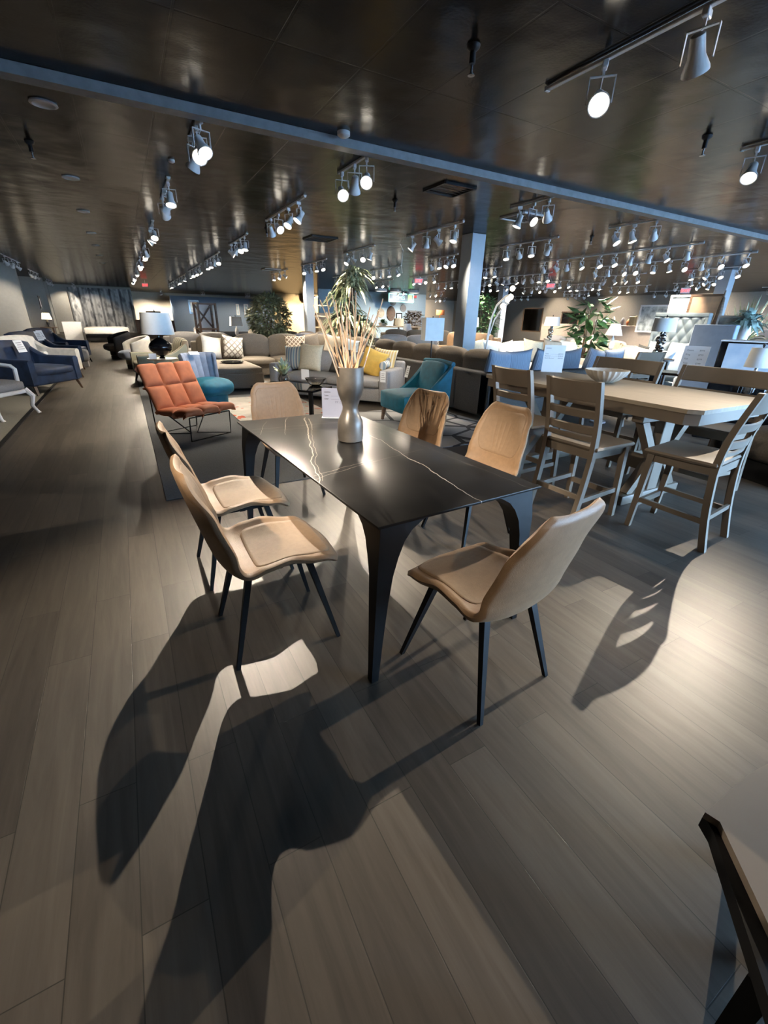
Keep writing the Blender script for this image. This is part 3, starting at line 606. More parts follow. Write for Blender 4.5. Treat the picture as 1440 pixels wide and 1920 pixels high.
def counter_stool(label, loc, rz, w=.46, group='counter stools at the trestle table'):
    t = thing('counter_stool', label, 'stool', loc, rz, group); h = w/2
    prof_b = spline([(.285, 0), (.235, .25), (.205, .5), (.20, .62), (.215, .78), (.255, .95), (.295, 1.09)])      # rear post: (y, z)
    for s in (-1, 1):
        g = G(); n = 14
        vs = []; fs = []
        for i in range(n+1):
            p = prof_b(i/n); wd = .044 if i < 8 else .044-.010*(i-8)/6
            for dx, dy in ((-.019, -wd/2), (.019, -wd/2), (.019, wd/2), (-.019, wd/2)): vs.append((s*(h-.02)+dx, p.x+dy, p.y))
        for i in range(n):
            for k in range(4): fs.append([i*4+k, i*4+(k+1) % 4, (i+1)*4+(k+1) % 4, (i+1)*4+k])
        fs += [[3, 2, 1, 0], [4*n+k for k in range(4)]]
        obj('rear_leg', g.add(vs, fs), 'ash', t, sharp=50)
        obj('front_leg', G().bar((s*(h-.025), -.205, .59), (s*(h-.015), -.235, 0), (.046, .046), (.036, .036), up=(0, 1, 0)), 'ash', t)
        obj('side_stretcher', G().bar((s*(h-.022), -.222, .23), (s*(h-.02), .245, .21), (.022, .036), up=(0, 0, 1)), 'ash', t)
    g = G(); 
    def seat(u, v):
        return (u*(h+.012), -.245+v*.45, .625-.014*(1-u*u)*math.sin(min(1, v*1.15)*PI))
    obj('seat', g.sheet(seat, 15, 13, .028), 'ash', t, sharp=50)
    obj('seat_rail', G().box((0, -.205, .565), (w-.09, .022, .06)).box((0, .20, .565), (w-.06, .022, .06)).box((-h+.03, 0, .565), (.022, .40, .06)).box((h-.03, 0, .565), (.022, .40, .06)), 'ash', t)
    obj('footrest', G().bar((-h+.03, -.226, .19), (h-.03, -.226, .19), (.024, .045)), 'ash', t)
    obj('rear_stretcher', G().bar((-h+.03, .243, .24), (h-.03, .243, .24), (.02, .036)), 'ash', t)
    def slat(z0, z1, bow=.035):
        y0, y1 = [next(prof_b(k/80) for k in range(81) if prof_b(k/80).y >= z or k == 80).x for z in (z0, z1)]
        return G().sheet(lambda u, v: (u*(h-.03), lerp(y0, y1, v)+bow*(1-u*u)-.008, lerp(z0, z1, v)+.0), 17, 5, .018)
    obj('top_rail', slat(.955, 1.085).add([(0, 0, 0)]*0, []), 'ash', t, sharp=50)
    for z in (.86, .745): obj('back_slat', slat(z-.025, z+.025), 'ash', t, sharp=50)
    obj('lower_slat', slat(.665, .69, .02), 'ash', t, sharp=50)
    return t
st = counter_stool('ladder-back counter stool nearest the camera, at the near end of the trestle table', (3.45, 1.52, 0), face(-.12, 1))
dup(st, (3.02, 2.12, 0), face(1, .03), 'ladder-back counter stool on the left side, nearer of the two, back to the dining table')
dup(st, (3.12, 2.83, 0), face(1, 0), 'ladder-back counter stool on the left side, farther of the two')
s2 = counter_stool('wide ladder-back counter bench across the trestle table, nearer of the two', (4.62, 2.13, 0), face(-1, 0), .82, 'wide counter benches across the table')
dup(s2, (4.66, 3.16, 0), face(-1, 0), 'wide ladder-back counter bench across the trestle table, farther, behind the bowl', 'wide counter benches across the table')
dup(st, (6.75, 4.2, 0), face(.3, 1), 'pale lit stool back behind the far counter benches')
bowl = tag(obj('ribbed_bowl', G().lathe([(.06, 0), (.075, .004), (.12, .03), (.175, .075), (.198, .115), (.200, .122), (.194, .122), (.165, .075), (.11, .034), (0, .02)], seg=96, wav=lambda a, i: 1+(.035*math.cos(24*a+i*.5) if 1 < i < 6 else 0)), 'porc'), 'ribbed stoneware bowl on the washed oak counter table', 'bowl')
bowl.location = (4.08, 2.80, .9155)
t = thing('price_sign', 'pale blue lit price sheet standing on the counter table behind the stools', 'sign', (4.30, 3.66, .9155), R(-38))
obj('sheet', G().box((0, 0, .15), (.235, .002, .29)), 'paper', t); obj('foot', G().box((0, .02, .0025), (.235, .09, .005)), 'white_m', t)
g = G()
for s, x, z in (('DINING', -.1, .255), ('Table', -.1, .195), ('$599.99', .045, .195), ('Barstool', -.1, .172), ('$199.99', .045, .172), ('Bench Barstool', -.1, .149), ('$249.99', .045, .149)): g.text(s, .0165, upright((x, -.002, z)))
for z in (.195, .172): g.box((-.0, -.0016, z+.002), (.085, .0004, .0012))
obj('lettering', g, 'inkg', t)

# low wooden table corner at the lower right picture edge
def plate(pts, z0, z1):
    n = len(pts); vs = [(p.x, p.y, z1) for p in pts]+[(p.x, p.y, z0) for p in pts]
    return G().add(vs, [list(range(n)), list(range(n, 2*n))[::-1]]+[[i, n+i, n+(i+1) % n, (i+1) % n] for i in range(n)])
t = thing('low_table', 'grey-brown wooden low table on a black frame, cut off by the lower right picture edge', 'table', (1.1, .12, 0))
sh = Vector((1.1, .12, 0))
q = [az(u, v, .45)-sh for u, v in ((1322, 1523), (1350, 1541), (1470, 1795), (1620, 1600), (1500, 1400), (1405, 1450))]
obj('tabletop', plate(q, .43, .45), 'ash', t)
q = [az(u, v, .428)-sh for u, v in ((1319, 1528), (1338, 1560), (1462, 1935), (1620, 1640), (1500, 1420), (1408, 1460))]
obj('frame', plate(q, .39, .428), 'black', t)
for k in (2, 3, 4):
    p = q[k]*.8; obj('leg', G().bar((p.x, p.y, .39), (p.x*1.05, p.y*1.05, 0), (.04, .04), (.03, .03)), 'black', t)
# ------------------------------------------------------------------ upholstery builders
def cushion_pillow(name, label, m, p, w, h, rz=0, tilt=.25, th=.15, cat='pillow', group=None, roll=0):
    """a scatter pillow standing on its lower edge at p, front toward local -Y, leaning back by tilt"""
    g = G(); n = 13; vs = []; fs = []
    for s in (1, -1):
        o = len(vs)
        for j in range(n):
            for i in range(n):
                u = -1+2*i/(n-1); v = -1+2*j/(n-1)
                e = max(0, (1-u*u))**.45*max(0, (1-v*v))**.45
                pin = 1-.09*(1-u*u)*abs(v)**2; pin2 = 1-.09*(1-v*v)*abs(u)**2
                vs.append((u*w/2*pin2, -s*th/2*e, v*h/2*pin+h/2))
        for j in range(n-1):
            for i in range(n-1):
                a = o+j*n+i; q = [a, a+1, a+n+1, a+n]; fs.append(q if s > 0 else q[::-1])
    o = obj(name, g.add(vs, fs), m, sharp=80)
    bm = bmesh.new(); bm.from_mesh(o.data); bmesh.ops.remove_doubles(bm, verts=bm.verts[:], dist=1e-4); bm.to_mesh(o.data); bm.free()
    o.matrix_world = Matrix.Translation(p) @ Matrix.Rotation(rz, 4, 'Z') @ Matrix.Rotation(-tilt, 4, 'X') @ Matrix.Rotation(roll, 4, 'Y')
    return tag(o, label, cat, group)
def sofa(label, loc, rz, w, d, m, n=3, seat=.44, back=.80, arm=.62, armw=.17, legs='black', cush=True, left=True, right=True, cat='sofa', name='sofa', cush_m=None, back_h=None, skirt=.07):
    t = thing(name, label, cat, loc, rz)
    obj('base', G().box((0, .02, (skirt+seat-.14)/2), (w-.02, d-.06, seat-.14-skirt), bev=.02), m, t)
    x0 = -w/2+(armw if left else 0); x1 = w/2-(armw if right else 0); cw = (x1-x0)/n
    for i in range(n):
        obj('seat_cushion', G().cushion((x0+cw*(i+.5), -.10, seat-.065), (cw-.012, d-.24, .15), bev=.05, puff=.025), cush_m or m, t)
    obj('back_frame', G().box((0, d/2-.10, (skirt+back)/2), (w, .19, back-skirt), bev=.045), m, t)
    if cush:
        bh = back_h or (back+.08)
        for i in range(n):
            obj('back_cushion', G().cushion((x0+cw*(i+.5), d/2-.27, (seat+bh)/2+.01), (cw-.015, .2, bh-seat), bev=.07, puff=.04, mx=None), cush_m or m, t)
    for s, on in ((-1, left), (1, right)):
        if on: obj('arm', G().box((s*(w/2-armw/2), -.02, (skirt+arm)/2), (armw, d-.04, arm-skirt), bev=.04), m, t)
    for sx in (-1, 1):
        for sy in (-1, 1): obj('leg', G().bar((sx*(w/2-.09), sy*(d/2-.1), skirt+.02), (sx*(w/2-.09), sy*(d/2-.1), 0), (.06, .06), (.045, .045)), legs, t)
    return t
def armchair(label, loc, rz, w, d, m, back=.86, arm=.6, seat=.45, legm='wood', inner=None, wing=False):
    t = thing('armchair', label, 'armchair', loc, rz)
    obj('base', G().box((0, 0, .27), (w-.04, d-.08, .2), bev=.03), m, t)
    obj('seat_cushion', G().cushion((0, -.06, seat-.06), (w-.26, d-.18, .15), bev=.05, puff=.03), inner or m, t)
    mx = Matrix.Translation((0, d/2-.12, .3)) @ Matrix.Rotation(-.16, 4, 'X')
    obj('backrest', G().cushion((0, 0, (back-.3)/2), (w-.06, .17, back-.3), bev=.07, puff=.03, mx=mx), inner or m, t)
    for s in (-1, 1):
        def fn(u, v, s=s):      # sloping arm that sweeps from the back down to the seat front
            y = lerp(-d/2+.03, d/2-.05, v); top = arm+(back-arm-.08)*max(0, (v-.62)/.38)**1.6
            return (s*(w/2-.07)+u*.0, y, lerp(.19, top, (u+1)/2))
        g = G(); n = 14; vs = []; fs = []
        for i in range(n+1):
            v = i/n; y = lerp(-d/2+.02, d/2-.04, v); top = arm+(back-arm-.06)*max(0, (v-.6)/.4)**1.5; xo = s*w/2; xi = s*(w/2-.13)
            vs += [(xi, y, .2), (xo, y, .2), (xo, y, top-.03), (lerp(xo, xi, .25), y, top), (lerp(xo, xi, .75), y, top), (xi, y, top-.03)]
        for i in range(n):
            for k in range(6): fs.append([i*6+k, i*6+(k+1) % 6, (i+1)*6+(k+1) % 6, (i+1)*6+k])
        fs += [[5, 4, 3, 2, 1, 0], [6*n+k for k in range(6)]]
        obj('arm', g.add(vs, fs), m, t, sharp=50)
    for sx in (-1, 1):
        for sy in (-1, 1): obj('leg', G().bar((sx*(w/2-.08), sy*(d/2-.09), .19), (sx*(w/2-.05), sy*(d/2-.03), 0), (.05, .05), (.03, .03)), legm, t)
    return t
def price_tag(p, rz, label, w=.07, h=.14, tilt=.15):
    t = thing('price_tag', label, 'price tag', p, rz); mx = Matrix.Rotation(-tilt, 4, 'X')
    obj('card', G().box((0, 0, 0), (w, .002, h), mx=mx), 'paper', t)
    g = G()
    for k, l in enumerate((.6, .5, .7, .75)): g.box((0, -.0015, h*(.28-.17*k)), (w*l, .0006, h*.05), mx=mx)
    obj('printed_lines', g, 'inkg', t); return t
def table_lamp(label, p, base, shade=(.2, .2, .28), bh=.4, shade_m='shade', body='round', square=False, lit=0, name='table_lamp', group=None):
    t = thing(name, label, 'lamp', p, 0, group); r1, r0, sh = shade
    if body == 'round': g = G().lathe([(.05, 0), (.06, .01), (.03, .03)]+[(.02+bh*.40*math.sin(PI*k/10)**.8, .03+bh*.75*k/10) for k in range(1, 10)]+[(.018, .03+bh*.76), (.012, bh), (0, bh)], seg=24)
    elif body == 'tall': g = G().lathe([(.075, 0), (.08, .015), (.03, .03), (.022, .1), (.05, bh*.3), (.06, bh*.5), (.035, bh*.75), (.015, bh*.85), (.012, bh), (0, bh)], seg=20)
    else:
        g = G().lathe([(.07, 0), (.07, .02), (0, .02)], seg=20)
        for k in range(9):
            a = k*2.4; g.lathe([(.0, 0)]+[(.045*math.sin(PI*i/6), .045*(1-math.cos(PI*i/6))) for i in range(1, 6)]+[(0, .09)], (.035*math.cos(a), .035*math.sin(a), .02+k*(bh-.1)/9), 10)
        g.tube([(0, 0, .02), (0, 0, bh)], .008, 6)
    obj('lamp_base', g, base, t)
    if square:
        g = G(); vs = []; fs = []
        for z, h in ((bh-.03, r0), (bh-.03+sh, r1)):
            for s in (1, .97):
                vs += [(h*s*a, h*s*b*.75, z) for a, b in ((-1, -1), (1, -1), (1, 1), (-1, 1))]
        for k in range(4):
            k2 = (k+1) % 4; fs += [[k, k2, 8+k2, 8+k], [4+k2, 4+k, 12+k, 12+k2], [8+k, 8+k2, 12+k2, 12+k], [k2, k, 4+k, 4+k2]]
        g.add(vs, fs)
    else: g = G().lathe([(r0, bh-.03), (r1, bh-.03+sh), (r1-.008, bh-.03+sh), (r0-.008, bh-.03), (r0, bh-.03)], seg=32)
    obj('lamp_shade', g, shade_m, t)
    obj('finial', G().lathe([(0, bh-.04), (.006, bh-.04), (.006, bh+sh-.02), (.014, bh+sh-.01), (.008, bh+sh+.015), (0, bh+sh+.02)], seg=10).tube([(-r1*.9, 0, bh+sh-.05), (r1*.9, 0, bh+sh-.05)], .003, 5), 'iron', t)
    if lit:
        ld = bpy.data.lights.new('lamp_bulb', 'POINT'); ld.energy = lit; ld.color = (1, .8, .55); ld.shadow_soft_size = .05; o = bpy.data.objects.new('lamp_bulb', ld); COL.objects.link(o); o.location = Vector(p)+Vector((0, 0, bh+sh*.4))
    return t
def side_table(label, p, h, r=.28, m='wood', square=False):
    t = thing('side_table', label, 'table', p)
    obj('tabletop', G().box((0, 0, h-.012), (2*r, 2*r, .024), bev=.006, seg=1) if square else G().lathe([(r, h-.024), (r, h), (0, h)], seg=28).lathe([(0, h-.024), (r, h-.024)], seg=28), m, t)
    for a in range(4):
        x, y = r*.68*math.cos(a*PI/2+PI/4), r*.68*math.sin(a*PI/2+PI/4)
        obj('leg', G().bar((x, y, h-.02), (x*1.15, y*1.15, 0), (.035, .035), (.028, .028)), m, t)
    return t
def framed(label, p, rz, w, h, m='art', fm='white_m', tilt=0, cat='picture', name='framed_picture', ft=.03, mat_w=0):
    t = thing(name, label, cat, p, rz); mx = Matrix.Rotation(-tilt, 4, 'X')
    g = G().box((0, 0, h/2-ft/2), (w, .03, ft), mx=mx).box((0, 0, -h/2+ft/2), (w, .03, ft), mx=mx).box((-w/2+ft/2, 0, 0), (ft, .03, h-2*ft), mx=mx).box((w/2-ft/2, 0, 0), (ft, .03, h-2*ft), mx=mx)
    obj('frame', g, fm, t); obj('mirror_glass' if m == 'mirror' else 'print', G().box((0, .004, 0), (w-2*ft+.004, .012, h-2*ft+.004), mx=mx), m, t)

    return t

# ------------------------------------------------------------------ orange lounge chair
fx, fy = .5, -.866
t = thing('lounge_chair', 'burnt orange tufted velvet lounge chair on a thin black sled base', 'armchair', (.56, 6.10, 0), face(fx, fy))
pf = spline([(-.44, .335), (-.40, .385), (-.2, .372), (.0, .352), (.09, .36), (.15, .42), (.24, .60), (.33, .77), (.36, .855), (.385, .865)])
def lounge(u, v):
    p = pf(v); q = pf(min(1, v+.01)); q0 = pf(max(0, v-.01)); d = (q-q0).normalized(); n = Vector((-d.y, d.x))
    L_ = v*4; a = (L_ % 1)*2-1; b = ((u+1)*1.5 % 1)*2-1
    puff = .045*(max(0, 1-abs(a)**3.2)**.5)*(max(0, 1-abs(b)**3.2)**.5)
    return (u*.37, p.x+n.x*(puff-.02), p.y+n.y*(puff-.02))
obj('seat_and_back', G().sheet(lounge, 55, 73, .075), 'orange', t, sharp=70)
g = G(); r = .008
for s in (-1, 1):
    g.tube([(s*.30, .06, .30), (s*.04, -.02, .012), (s*.30, -.36, .012), (s*.30, -.38, .3)], r, 6)
g.tube([(-.30, -.36, .012), (.30, -.36, .012)], r, 6).tube([(-.3, .06, .3), (.3, .06, .3)], r, 6).tube([(-.3, -.38, .3), (.3, -.38, .3)], r, 6)
g.tube([(-.04, -.02, .012), (-.30, .33, .012), (-.33, .30, .62)], r, 6).tube([(.04, -.02, .012), (.30, .33, .012), (.33, .30, .62)], r, 6).tube([(-.3, .33, .012), (.3, .33, .012)], r, 6)
obj('sled_base', g, 'black', t)
# blue channel-back chair behind it
t = thing('channel_back_chair', 'blue grey channel-back chair with teal seat behind the orange lounge chair', 'armchair', (1.04, 7.75, 0), face(.45, -.9))
def chan(u, v):
    a = u*1.25; r = .30+.04*v; k = .014*abs(math.sin(u*PI*3.5))
    return ((r+.02*v-k)*math.sin(a)*1.0, (r-k)*math.cos(a)*.85-.02+.10*v, lerp(.30, .83, v))
obj('backrest', G().sheet(lambda u, v: chan(-u, v), 99, 9, .07), 'bluegrey', t, sharp=60)
obj('seat', G().cushion((0, -.05, .36), (.56, .60, .22), bev=.09, puff=.04), 'teal', t)
obj('skirt', G().lathe([(.25, .02), (.27, .03), (.28, .26), (.26, .28)], (0, -.02, 0), 28), 'teal', t)
price_tag((.92, 7.95, .86), face(.35, -.94), 'white price tag on top of the blue channel-back chair', .16, .07, .9)

# ------------------------------------------------------------------ teal slipper chair
def slipper(label, loc, rz, m):
    t = thing('accent_chair', label, 'armchair', loc, rz)
    obj('seat', G().cushion((0, -.06, .335), (.74, .68, .27), bev=.05, puff=.02), m, t)
    mx = Matrix.Translation((0, .22, .34)) @ Matrix.Rotation(-.2, 4, 'X')
    obj('backrest', G().cushion((0, .03, .27), (.62, .15, .54), bev=.05, puff=.02, mx=mx), m, t)
    for s in (-1, 1):
        g = G(); n = 14; vs = []; fs = []
        for i in range(n+1):
            v = i/n; y = lerp(-.18, .36, v); top = .44+.44*(v**1.6); xo = s*(.335+.045*v); xi = s*.295
            vs += [(xi, y-.05*v, .30), (xo, y, .22), (xo, y+.03*v, top-.02), (lerp(xo, xi, .3), y+.03*v, top), (xi, y+.03*v, top-.02)]
        for i in range(n):
            for k in range(5): fs.append([i*5+k, i*5+(k+1) % 5, (i+1)*5+(k+1) % 5, (i+1)*5+k])
        fs += [[4, 3, 2, 1, 0], [5*n+k for k in range(5)]]
        obj('wing', g.add(vs, fs), m, t, sharp=50)
    obj('top_roll', G().tube([(-.37, .395, .865), (0, .40, .885), (.37, .395, .865)], .035, 10), m, t)
    for sx in (-1, 1):
        for sy in (-.34, .30): obj('leg', G().bar((sx*.31, sy, .22), (sx*.32, sy*1.08, 0), (.05, .05), (.032, .032)), 'wood', t)
    return t
slipper('teal velvet slipper chair with sloping wings beside the grey sofa', (3.62, 5.52, 0), face(-1, .02), 'teal')
price_tag(Vector((3.62, 5.75, .72)), face(-1, .02), 'white price tag on the back of the teal slipper chair', .09, .17, .25)

# ------------------------------------------------------------------ grey sofa with yellow pillows
f2 = Vector((-.78, -.63, 0)); s_rz = face(f2.x, f2.y); s_c = Vector((3.42, 7.95, 0)); ex = Vector((math.cos(s_rz), math.sin(s_rz), 0)); ey = Vector((-math.sin(s_rz), math.cos(s_rz), 0))
sofa('dove grey sofa with yellow and cream pillows behind the bronze vase', s_c, s_rz, 2.45, .95, 'grey', 2, arm=.62, back=.72)
def on_sofa(c, ex, ey, a, b, z): return c+ex*a+ey*b+Vector((0, 0, z))
for k, (nm, m, a, b, w, tl, rr) in enumerate((('cream square pillow on the grey sofa, left of the reeds', 'cream', -.62, .0, .52, .25, .03), ('blue and cream striped pillow at the far arm of the grey sofa', 'stripe_b', -.98, .05, .48, .3, -.1), ('striped pillow behind the cream pillow on the grey sofa', 'stripe_b', -.75, .2, .5, .2, .1), ('dark grey pillow on the grey sofa behind the reeds', 'char', .02, .05, .48, .35, .1), ('mustard yellow pillow on the grey sofa right of the vase', 'yellow', .62, .02, .5, .3, .3), ('yellow striped pillow against the near arm of the grey sofa', 'stripe_y', .85, .12, .5, .25, .1))):
    cushion_pillow('scatter_pillow', nm, m, on_sofa(s_c, ex, ey, a, b, .455), w, w, s_rz, tl, .16, roll=rr)
tag(obj('rolled_blanket', G().tube([on_sofa(s_c, ex, ey, .98, -.1, .66), on_sofa(s_c, ex, ey, .98, .25, .68)], .07, 14), 'stripe_b'), 'rolled striped blanket beside the yellow pillows on the grey sofa', 'blanket')
price_tag(on_sofa(s_c, ex, ey, 1.14, -.48, .52), s_rz, 'white price tag on the near arm of the grey sofa', .10, .18, 0)
# glass coffee table with plant and bowl
t = thing('coffee_table', 'dark coffee table with plant and glass bowl behind the far tan chair', 'table', (2.12, 6.72, 0), s_rz)
obj('tabletop', G().box((0, 0, .44), (1.1, .6, .03), bev=.006, seg=1), 'gloss', t)
for sx in (-1, 1):
    for sy in (-1, 1): obj('leg', G().bar((sx*.48, sy*.24, .43), (sx*.48, sy*.24, 0), (.05, .05)), 'black', t)
def leafs(g, c, n, L, w, droop, up, seed, spread=1.0):
    q = random.Random(seed)
    for i in range(n):
        a = q.uniform(0, 2*PI); e = q.uniform(*up); l = L*q.uniform(.65, 1.1)*spread; d = Vector((math.cos(a), math.sin(a), 0)); sd = Vector((-d.y, d.x, 0))
        P = [];
        for k in range(6):
            s = k/5; P.append(Vector(c)+d*l*math.cos(e)*s*(1-.15*s)+Vector((0, 0, l*(math.sin(e)*s-droop*s*s))))
        vs = []; fs = []
        for k, p in enumerate(P):
            ww = w*math.sin(PI*min(1, .12+.88*k/5))**.7*(1 if k < 5 else .15)
            vs += [p-sd*ww/2, p+Vector((0, 0, -.15*ww)), p+sd*ww/2]
        for k in range(5):
            fs += [[k*3, k*3+1, k*3+4, k*3+3], [k*3+1, k*3+2, k*3+5, k*3+4]]
        g.add(vs, fs)
    return g
cp = az(533, 717, .46)
t = thing('flower_vase', 'glass vase of pale green lilies on the coffee table behind the far tan chair', 'plant', (cp.x, cp.y, .456))
obj('jar', G().lathe([(.06, 0), (.085, .02), (.09, .07), (.07, .12), (.06, .14), (.064, .145), (.05, .145), (.056, .12), (.08, .07), (.075, .025), (0, .015)], seg=24), 'glass', t)
obj('leaves', leafs(G(), (0, 0, .10), 26, .34, .05, .25, (.5, 1.35), 3), 'leafp', t); obj('blooms', leafs(G(), (0, 0, .2), 9, .22, .06, .1, (.9, 1.4), 5), 'leafb', t)
cp2 = az(592, 722, .46)
o = tag(obj('cut_glass_bowl', G().lathe([(.06, 0), (.10, .02), (.16, .10), (.165, .11), (.158, .11), (.095, .028), (0, .015)], seg=36, wav=lambda a, i: 1+.03*math.cos(12*a)), 'glass'), 'cut glass bowl on the coffee table beside the price sign', 'bowl'); o.location = (cp2.x, cp2.y, .456)
p = az(572, 700, .56); t = thing('info_card', 'small pale blue card on the coffee table beside the lilies', 'card', (p.x, p.y, .456), s_rz)
obj('card', G().box((0, 0, .085), (.15, .004, .17)), 'paper', t)

# ------------------------------------------------------------------ charcoal sectional, backs toward the camera
t = thing('sectional_sofa', 'charcoal sectional sofa seen from behind, between teal chair and counter table', 'sofa', (4.68, 5.1, 0))
obj('back_panel', G().box((.12, 2.2, .39), (.24, 4.4, .66), bev=.04), 'char', t); obj('back_panel', G().box((1.65, .12, .39), (3.3, .24, .66), bev=.04), 'char', t)
obj('seat_base', G().box((.62, 2.3, .23), (.8, 4.2, .3), bev=.03), 'char', t); obj('seat_base', G().box((2.1, .62, .23), (2.3, .8, .3), bev=.03), 'char', t)
for k in range(4): obj('seat_cushion', G().cushion((.66, .95+.98*k, .42), (.78, .95, .16), bev=.05, puff=.02), 'char', t)
for k in range(3): obj('seat_cushion', G().cushion((1.42+.75*k, .66, .42), (.73, .78, .16), bev=.05, puff=.02), 'char', t)
for k in range(5): obj('back_cushion', G().cushion((.36, .62+.80*k, .74), (.24, .77, .48), bev=.08, puff=.05), 'mush_d', t)
for sx, sy in ((.1, .1), (.1, 4.3), (3.2, .1), (3.2, .9)): obj('foot', G().box((sx, sy, .035), (.06, .06, .07)), 'black', t)
for k, (x, rr) in enumerate(((5.05, .06), (5.52, -.05), (6.05, .08), (6.75, -.08), (7.35, .1), (7.95, -.05))):
    cushion_pillow('corduroy_pillow', 'blue grey corduroy pillow over the charcoal sectional back, %s' % ('at its corner', 'second from its corner', 'third, left of the price sheet', 'just right of the price sheet', 'above the far stool bench', 'at its far right end')[k], 'corder', (x, 5.42, .50), .56, .54, rr, -.12, .2, group='corduroy pillows on the charcoal sectional', roll=rr*1.5)
# square-shade floor lamp
t = thing('floor_lamp', 'slim floor lamp with square pale blue shade behind the teal chair', 'lamp', (4.40, 6.28, 0))
obj('base', G().lathe([(.13, 0), (.13, .02), (.02, .03), (0, .03)], seg=24), 'iron', t); obj('pole', G().tube([(0, 0, .02), (0, 0, 1.2)], .011, 8), 'iron', t)
vs = []; fs = []
for z in (1.13, 1.47):
    for s in (1, .98): vs += [(.15*s*a, .15*s*b, z) for a, b in ((-1, -1), (1, -1), (1, 1), (-1, 1))]
for k in range(4):
    k2 = (k+1) % 4; fs += [[k, k2, 8+k2, 8+k], [4+k2, 4+k, 12+k, 12+k2], [8+k, 8+k2, 12+k2, 12+k], [k2, k, 4+k, 4+k2]]
o = obj('lamp_shade', G().add(vs, fs), 'shade', t); obj('finial', G().tube([(0, 0, 1.2), (0, 0, 1.49)], .008, 6).tube([(-.14, 0, 1.44), (.14, 0, 1.44)], .004, 5), 'iron', t)
t.rotation_euler = (0, 0, R(-20))

# ------------------------------------------------------------------ brown sectional with chaise
t = thing('sectional_sofa', 'mushroom brown sectional sofa with chaise behind the blue channel-back chair', 'sofa', (1.35, 9.25, 0))
obj('base', G().box((1.75, 2.45, .22), (3.5, .95, .30), bev=.03), 'mush_d', t); obj('base', G().box((.5, 1.1, .22), (1.0, 2.2, .30), bev=.03), 'mush_d', t); obj('base', G().box((3.45, 1.5, .22), (.95, 1.6, .30), bev=.03), 'mush_d', t)
obj('chaise_cushion', G().cushion((.52, 1.0, .40), (.96, 1.96, .16), bev=.05, puff=.02), 'mush', t)
for k in range(3): obj('seat_cushion', G().cushion((1.40+.82*k-.0, 2.25, .40), (.80, .75, .16), bev=.05, puff=.025), 'mush', t)
obj('seat_cushion', G().cushion((3.4, 1.35, .40), (.8, 1.1, .16), bev=.05, puff=.025), 'mush', t)
obj('back_frame', G().box((1.95, 2.85, .45), (3.9, .2, .76), bev=.05), 'mush', t); obj('back_frame', G().box((3.92, 1.8, .45), (.2, 2.2, .76), bev=.05), 'mush', t); obj('arm', G().box((-.04, 1.3, .36), (.2, 3.0, .5), bev=.06), 'mush', t)
for k in range(4): obj('back_cushion', G().cushion((.55+.86*k, 2.62, .70), (.84, .24, .52), bev=.09, puff=.06), 'mush', t)
for k in range(2): obj('back_cushion', G().cushion((3.7, 1.1+.75*k, .70), (.24, .74, .52), bev=.09, puff=.06), 'mush', t)
for x, y in ((.05, .1), (.95, .1), (3.9, .75), (3.9, 2.8), (.05, 2.8)): obj('foot', G().box((x, y, .04), (.08, .08, .08)), 'black', t)
for k, (nm, m, x, y, w, rz, rr) in enumerate((('ivory pillow at the left end of the brown sectional', 'ivory', 1.72, 11.45, .52, .4, .2), ('white ogee-lattice pillow on the brown sectional, left', 'latt_w', 2.2, 11.35, .52, .25, .15), ('brown and cream lattice pillow on the brown sectional, right', 'latt', 3.75, 11.3, .54, -.1, 0), ('olive tan pillow in the corner of the brown sectional', 'mush', 4.25, 11.5, .56, -.3, -.2), ('sand pillow on the right return of the brown sectional', 'sand', 4.65, 11.2, .56, -.9, .1), ('black and white pillow on the right return of the brown sectional', 'gloss', 4.8, 10.75, .45, -1.1, .3), ('grey pillow at the front of the brown sectional right return', 'pale', 4.75, 10.3, .5, -1.2, .1))):
    cushion_pillow('scatter_pillow', nm, m, (x, y, .47), w, w, rz, .25, .17, roll=rr)
tag(obj('serving_tray', G().lathe([(.2, 0), (.24, .03), (.235, .03), (.195, .006), (0, .006)], (1.9, 10.05, .5), 28), 'gloss'), 'round black tray lying on the brown chaise', 'tray')

# ------------------------------------------------------------------ lamp table and striped chairs by the aisle
lp = Vector((.55, 9.75, 0))
side_table('small table with the black ceramic lamp behind the orange lounge chair', lp, .64, .27, 'woodl')
table_lamp('black gourd table lamp with pale drum shade behind the orange lounge chair', lp+Vector((0, 0, .64)), 'gloss', (.25, .29, .37), .46)
t = thing('info_card', 'small pale card on the lamp table beside the black lamp', 'card', lp+Vector((-.17, -.17, .641)), .2)
obj('card', G().box((0, 0, .05), (.13, .004, .10)), 'paper', t)
armchair('striped roll-arm armchair facing the aisle behind the black table lamp', (.58, 11.35, 0), face(-1, -.12), 1.0, 1.05, 'stripe', back=.92, arm=.62, legm='black')
side_table('cream side table between the striped chair and the brown sectional', (1.75, 12.75, 0), .58, .25, 'cream', True)
sofa('dark grey sofa far behind the striped armchairs', (2.0, 15.2, 0), face(0, -1), 2.0, .95, 'char', 2)
def barrel(label, loc, rz, m, mi):
    t = thing('barrel_chair', label, 'armchair', loc, rz)
    obj('shell', G().sheet(lambda u, v: (.40*math.sin(-u*2.1)*1.0, .40*math.cos(u*2.1), lerp(.12, .62+.2*math.cos(u*1.5), v)), 41, 9, .09), m, t, sharp=60)
    obj('seat_cushion', G().cushion((0, -.06, .36), (.56, .66, .2), bev=.07, puff=.04), mi, t); obj('swivel_base', G().lathe([(.28, 0), (.28, .1), (0, .12)], seg=20), 'black', t); return t
barrel('cream and slate barrel chair at the right side of the aisle', (.18, 14.4, 0), face(-1, -.3), 'ivory', 'bluegrey')
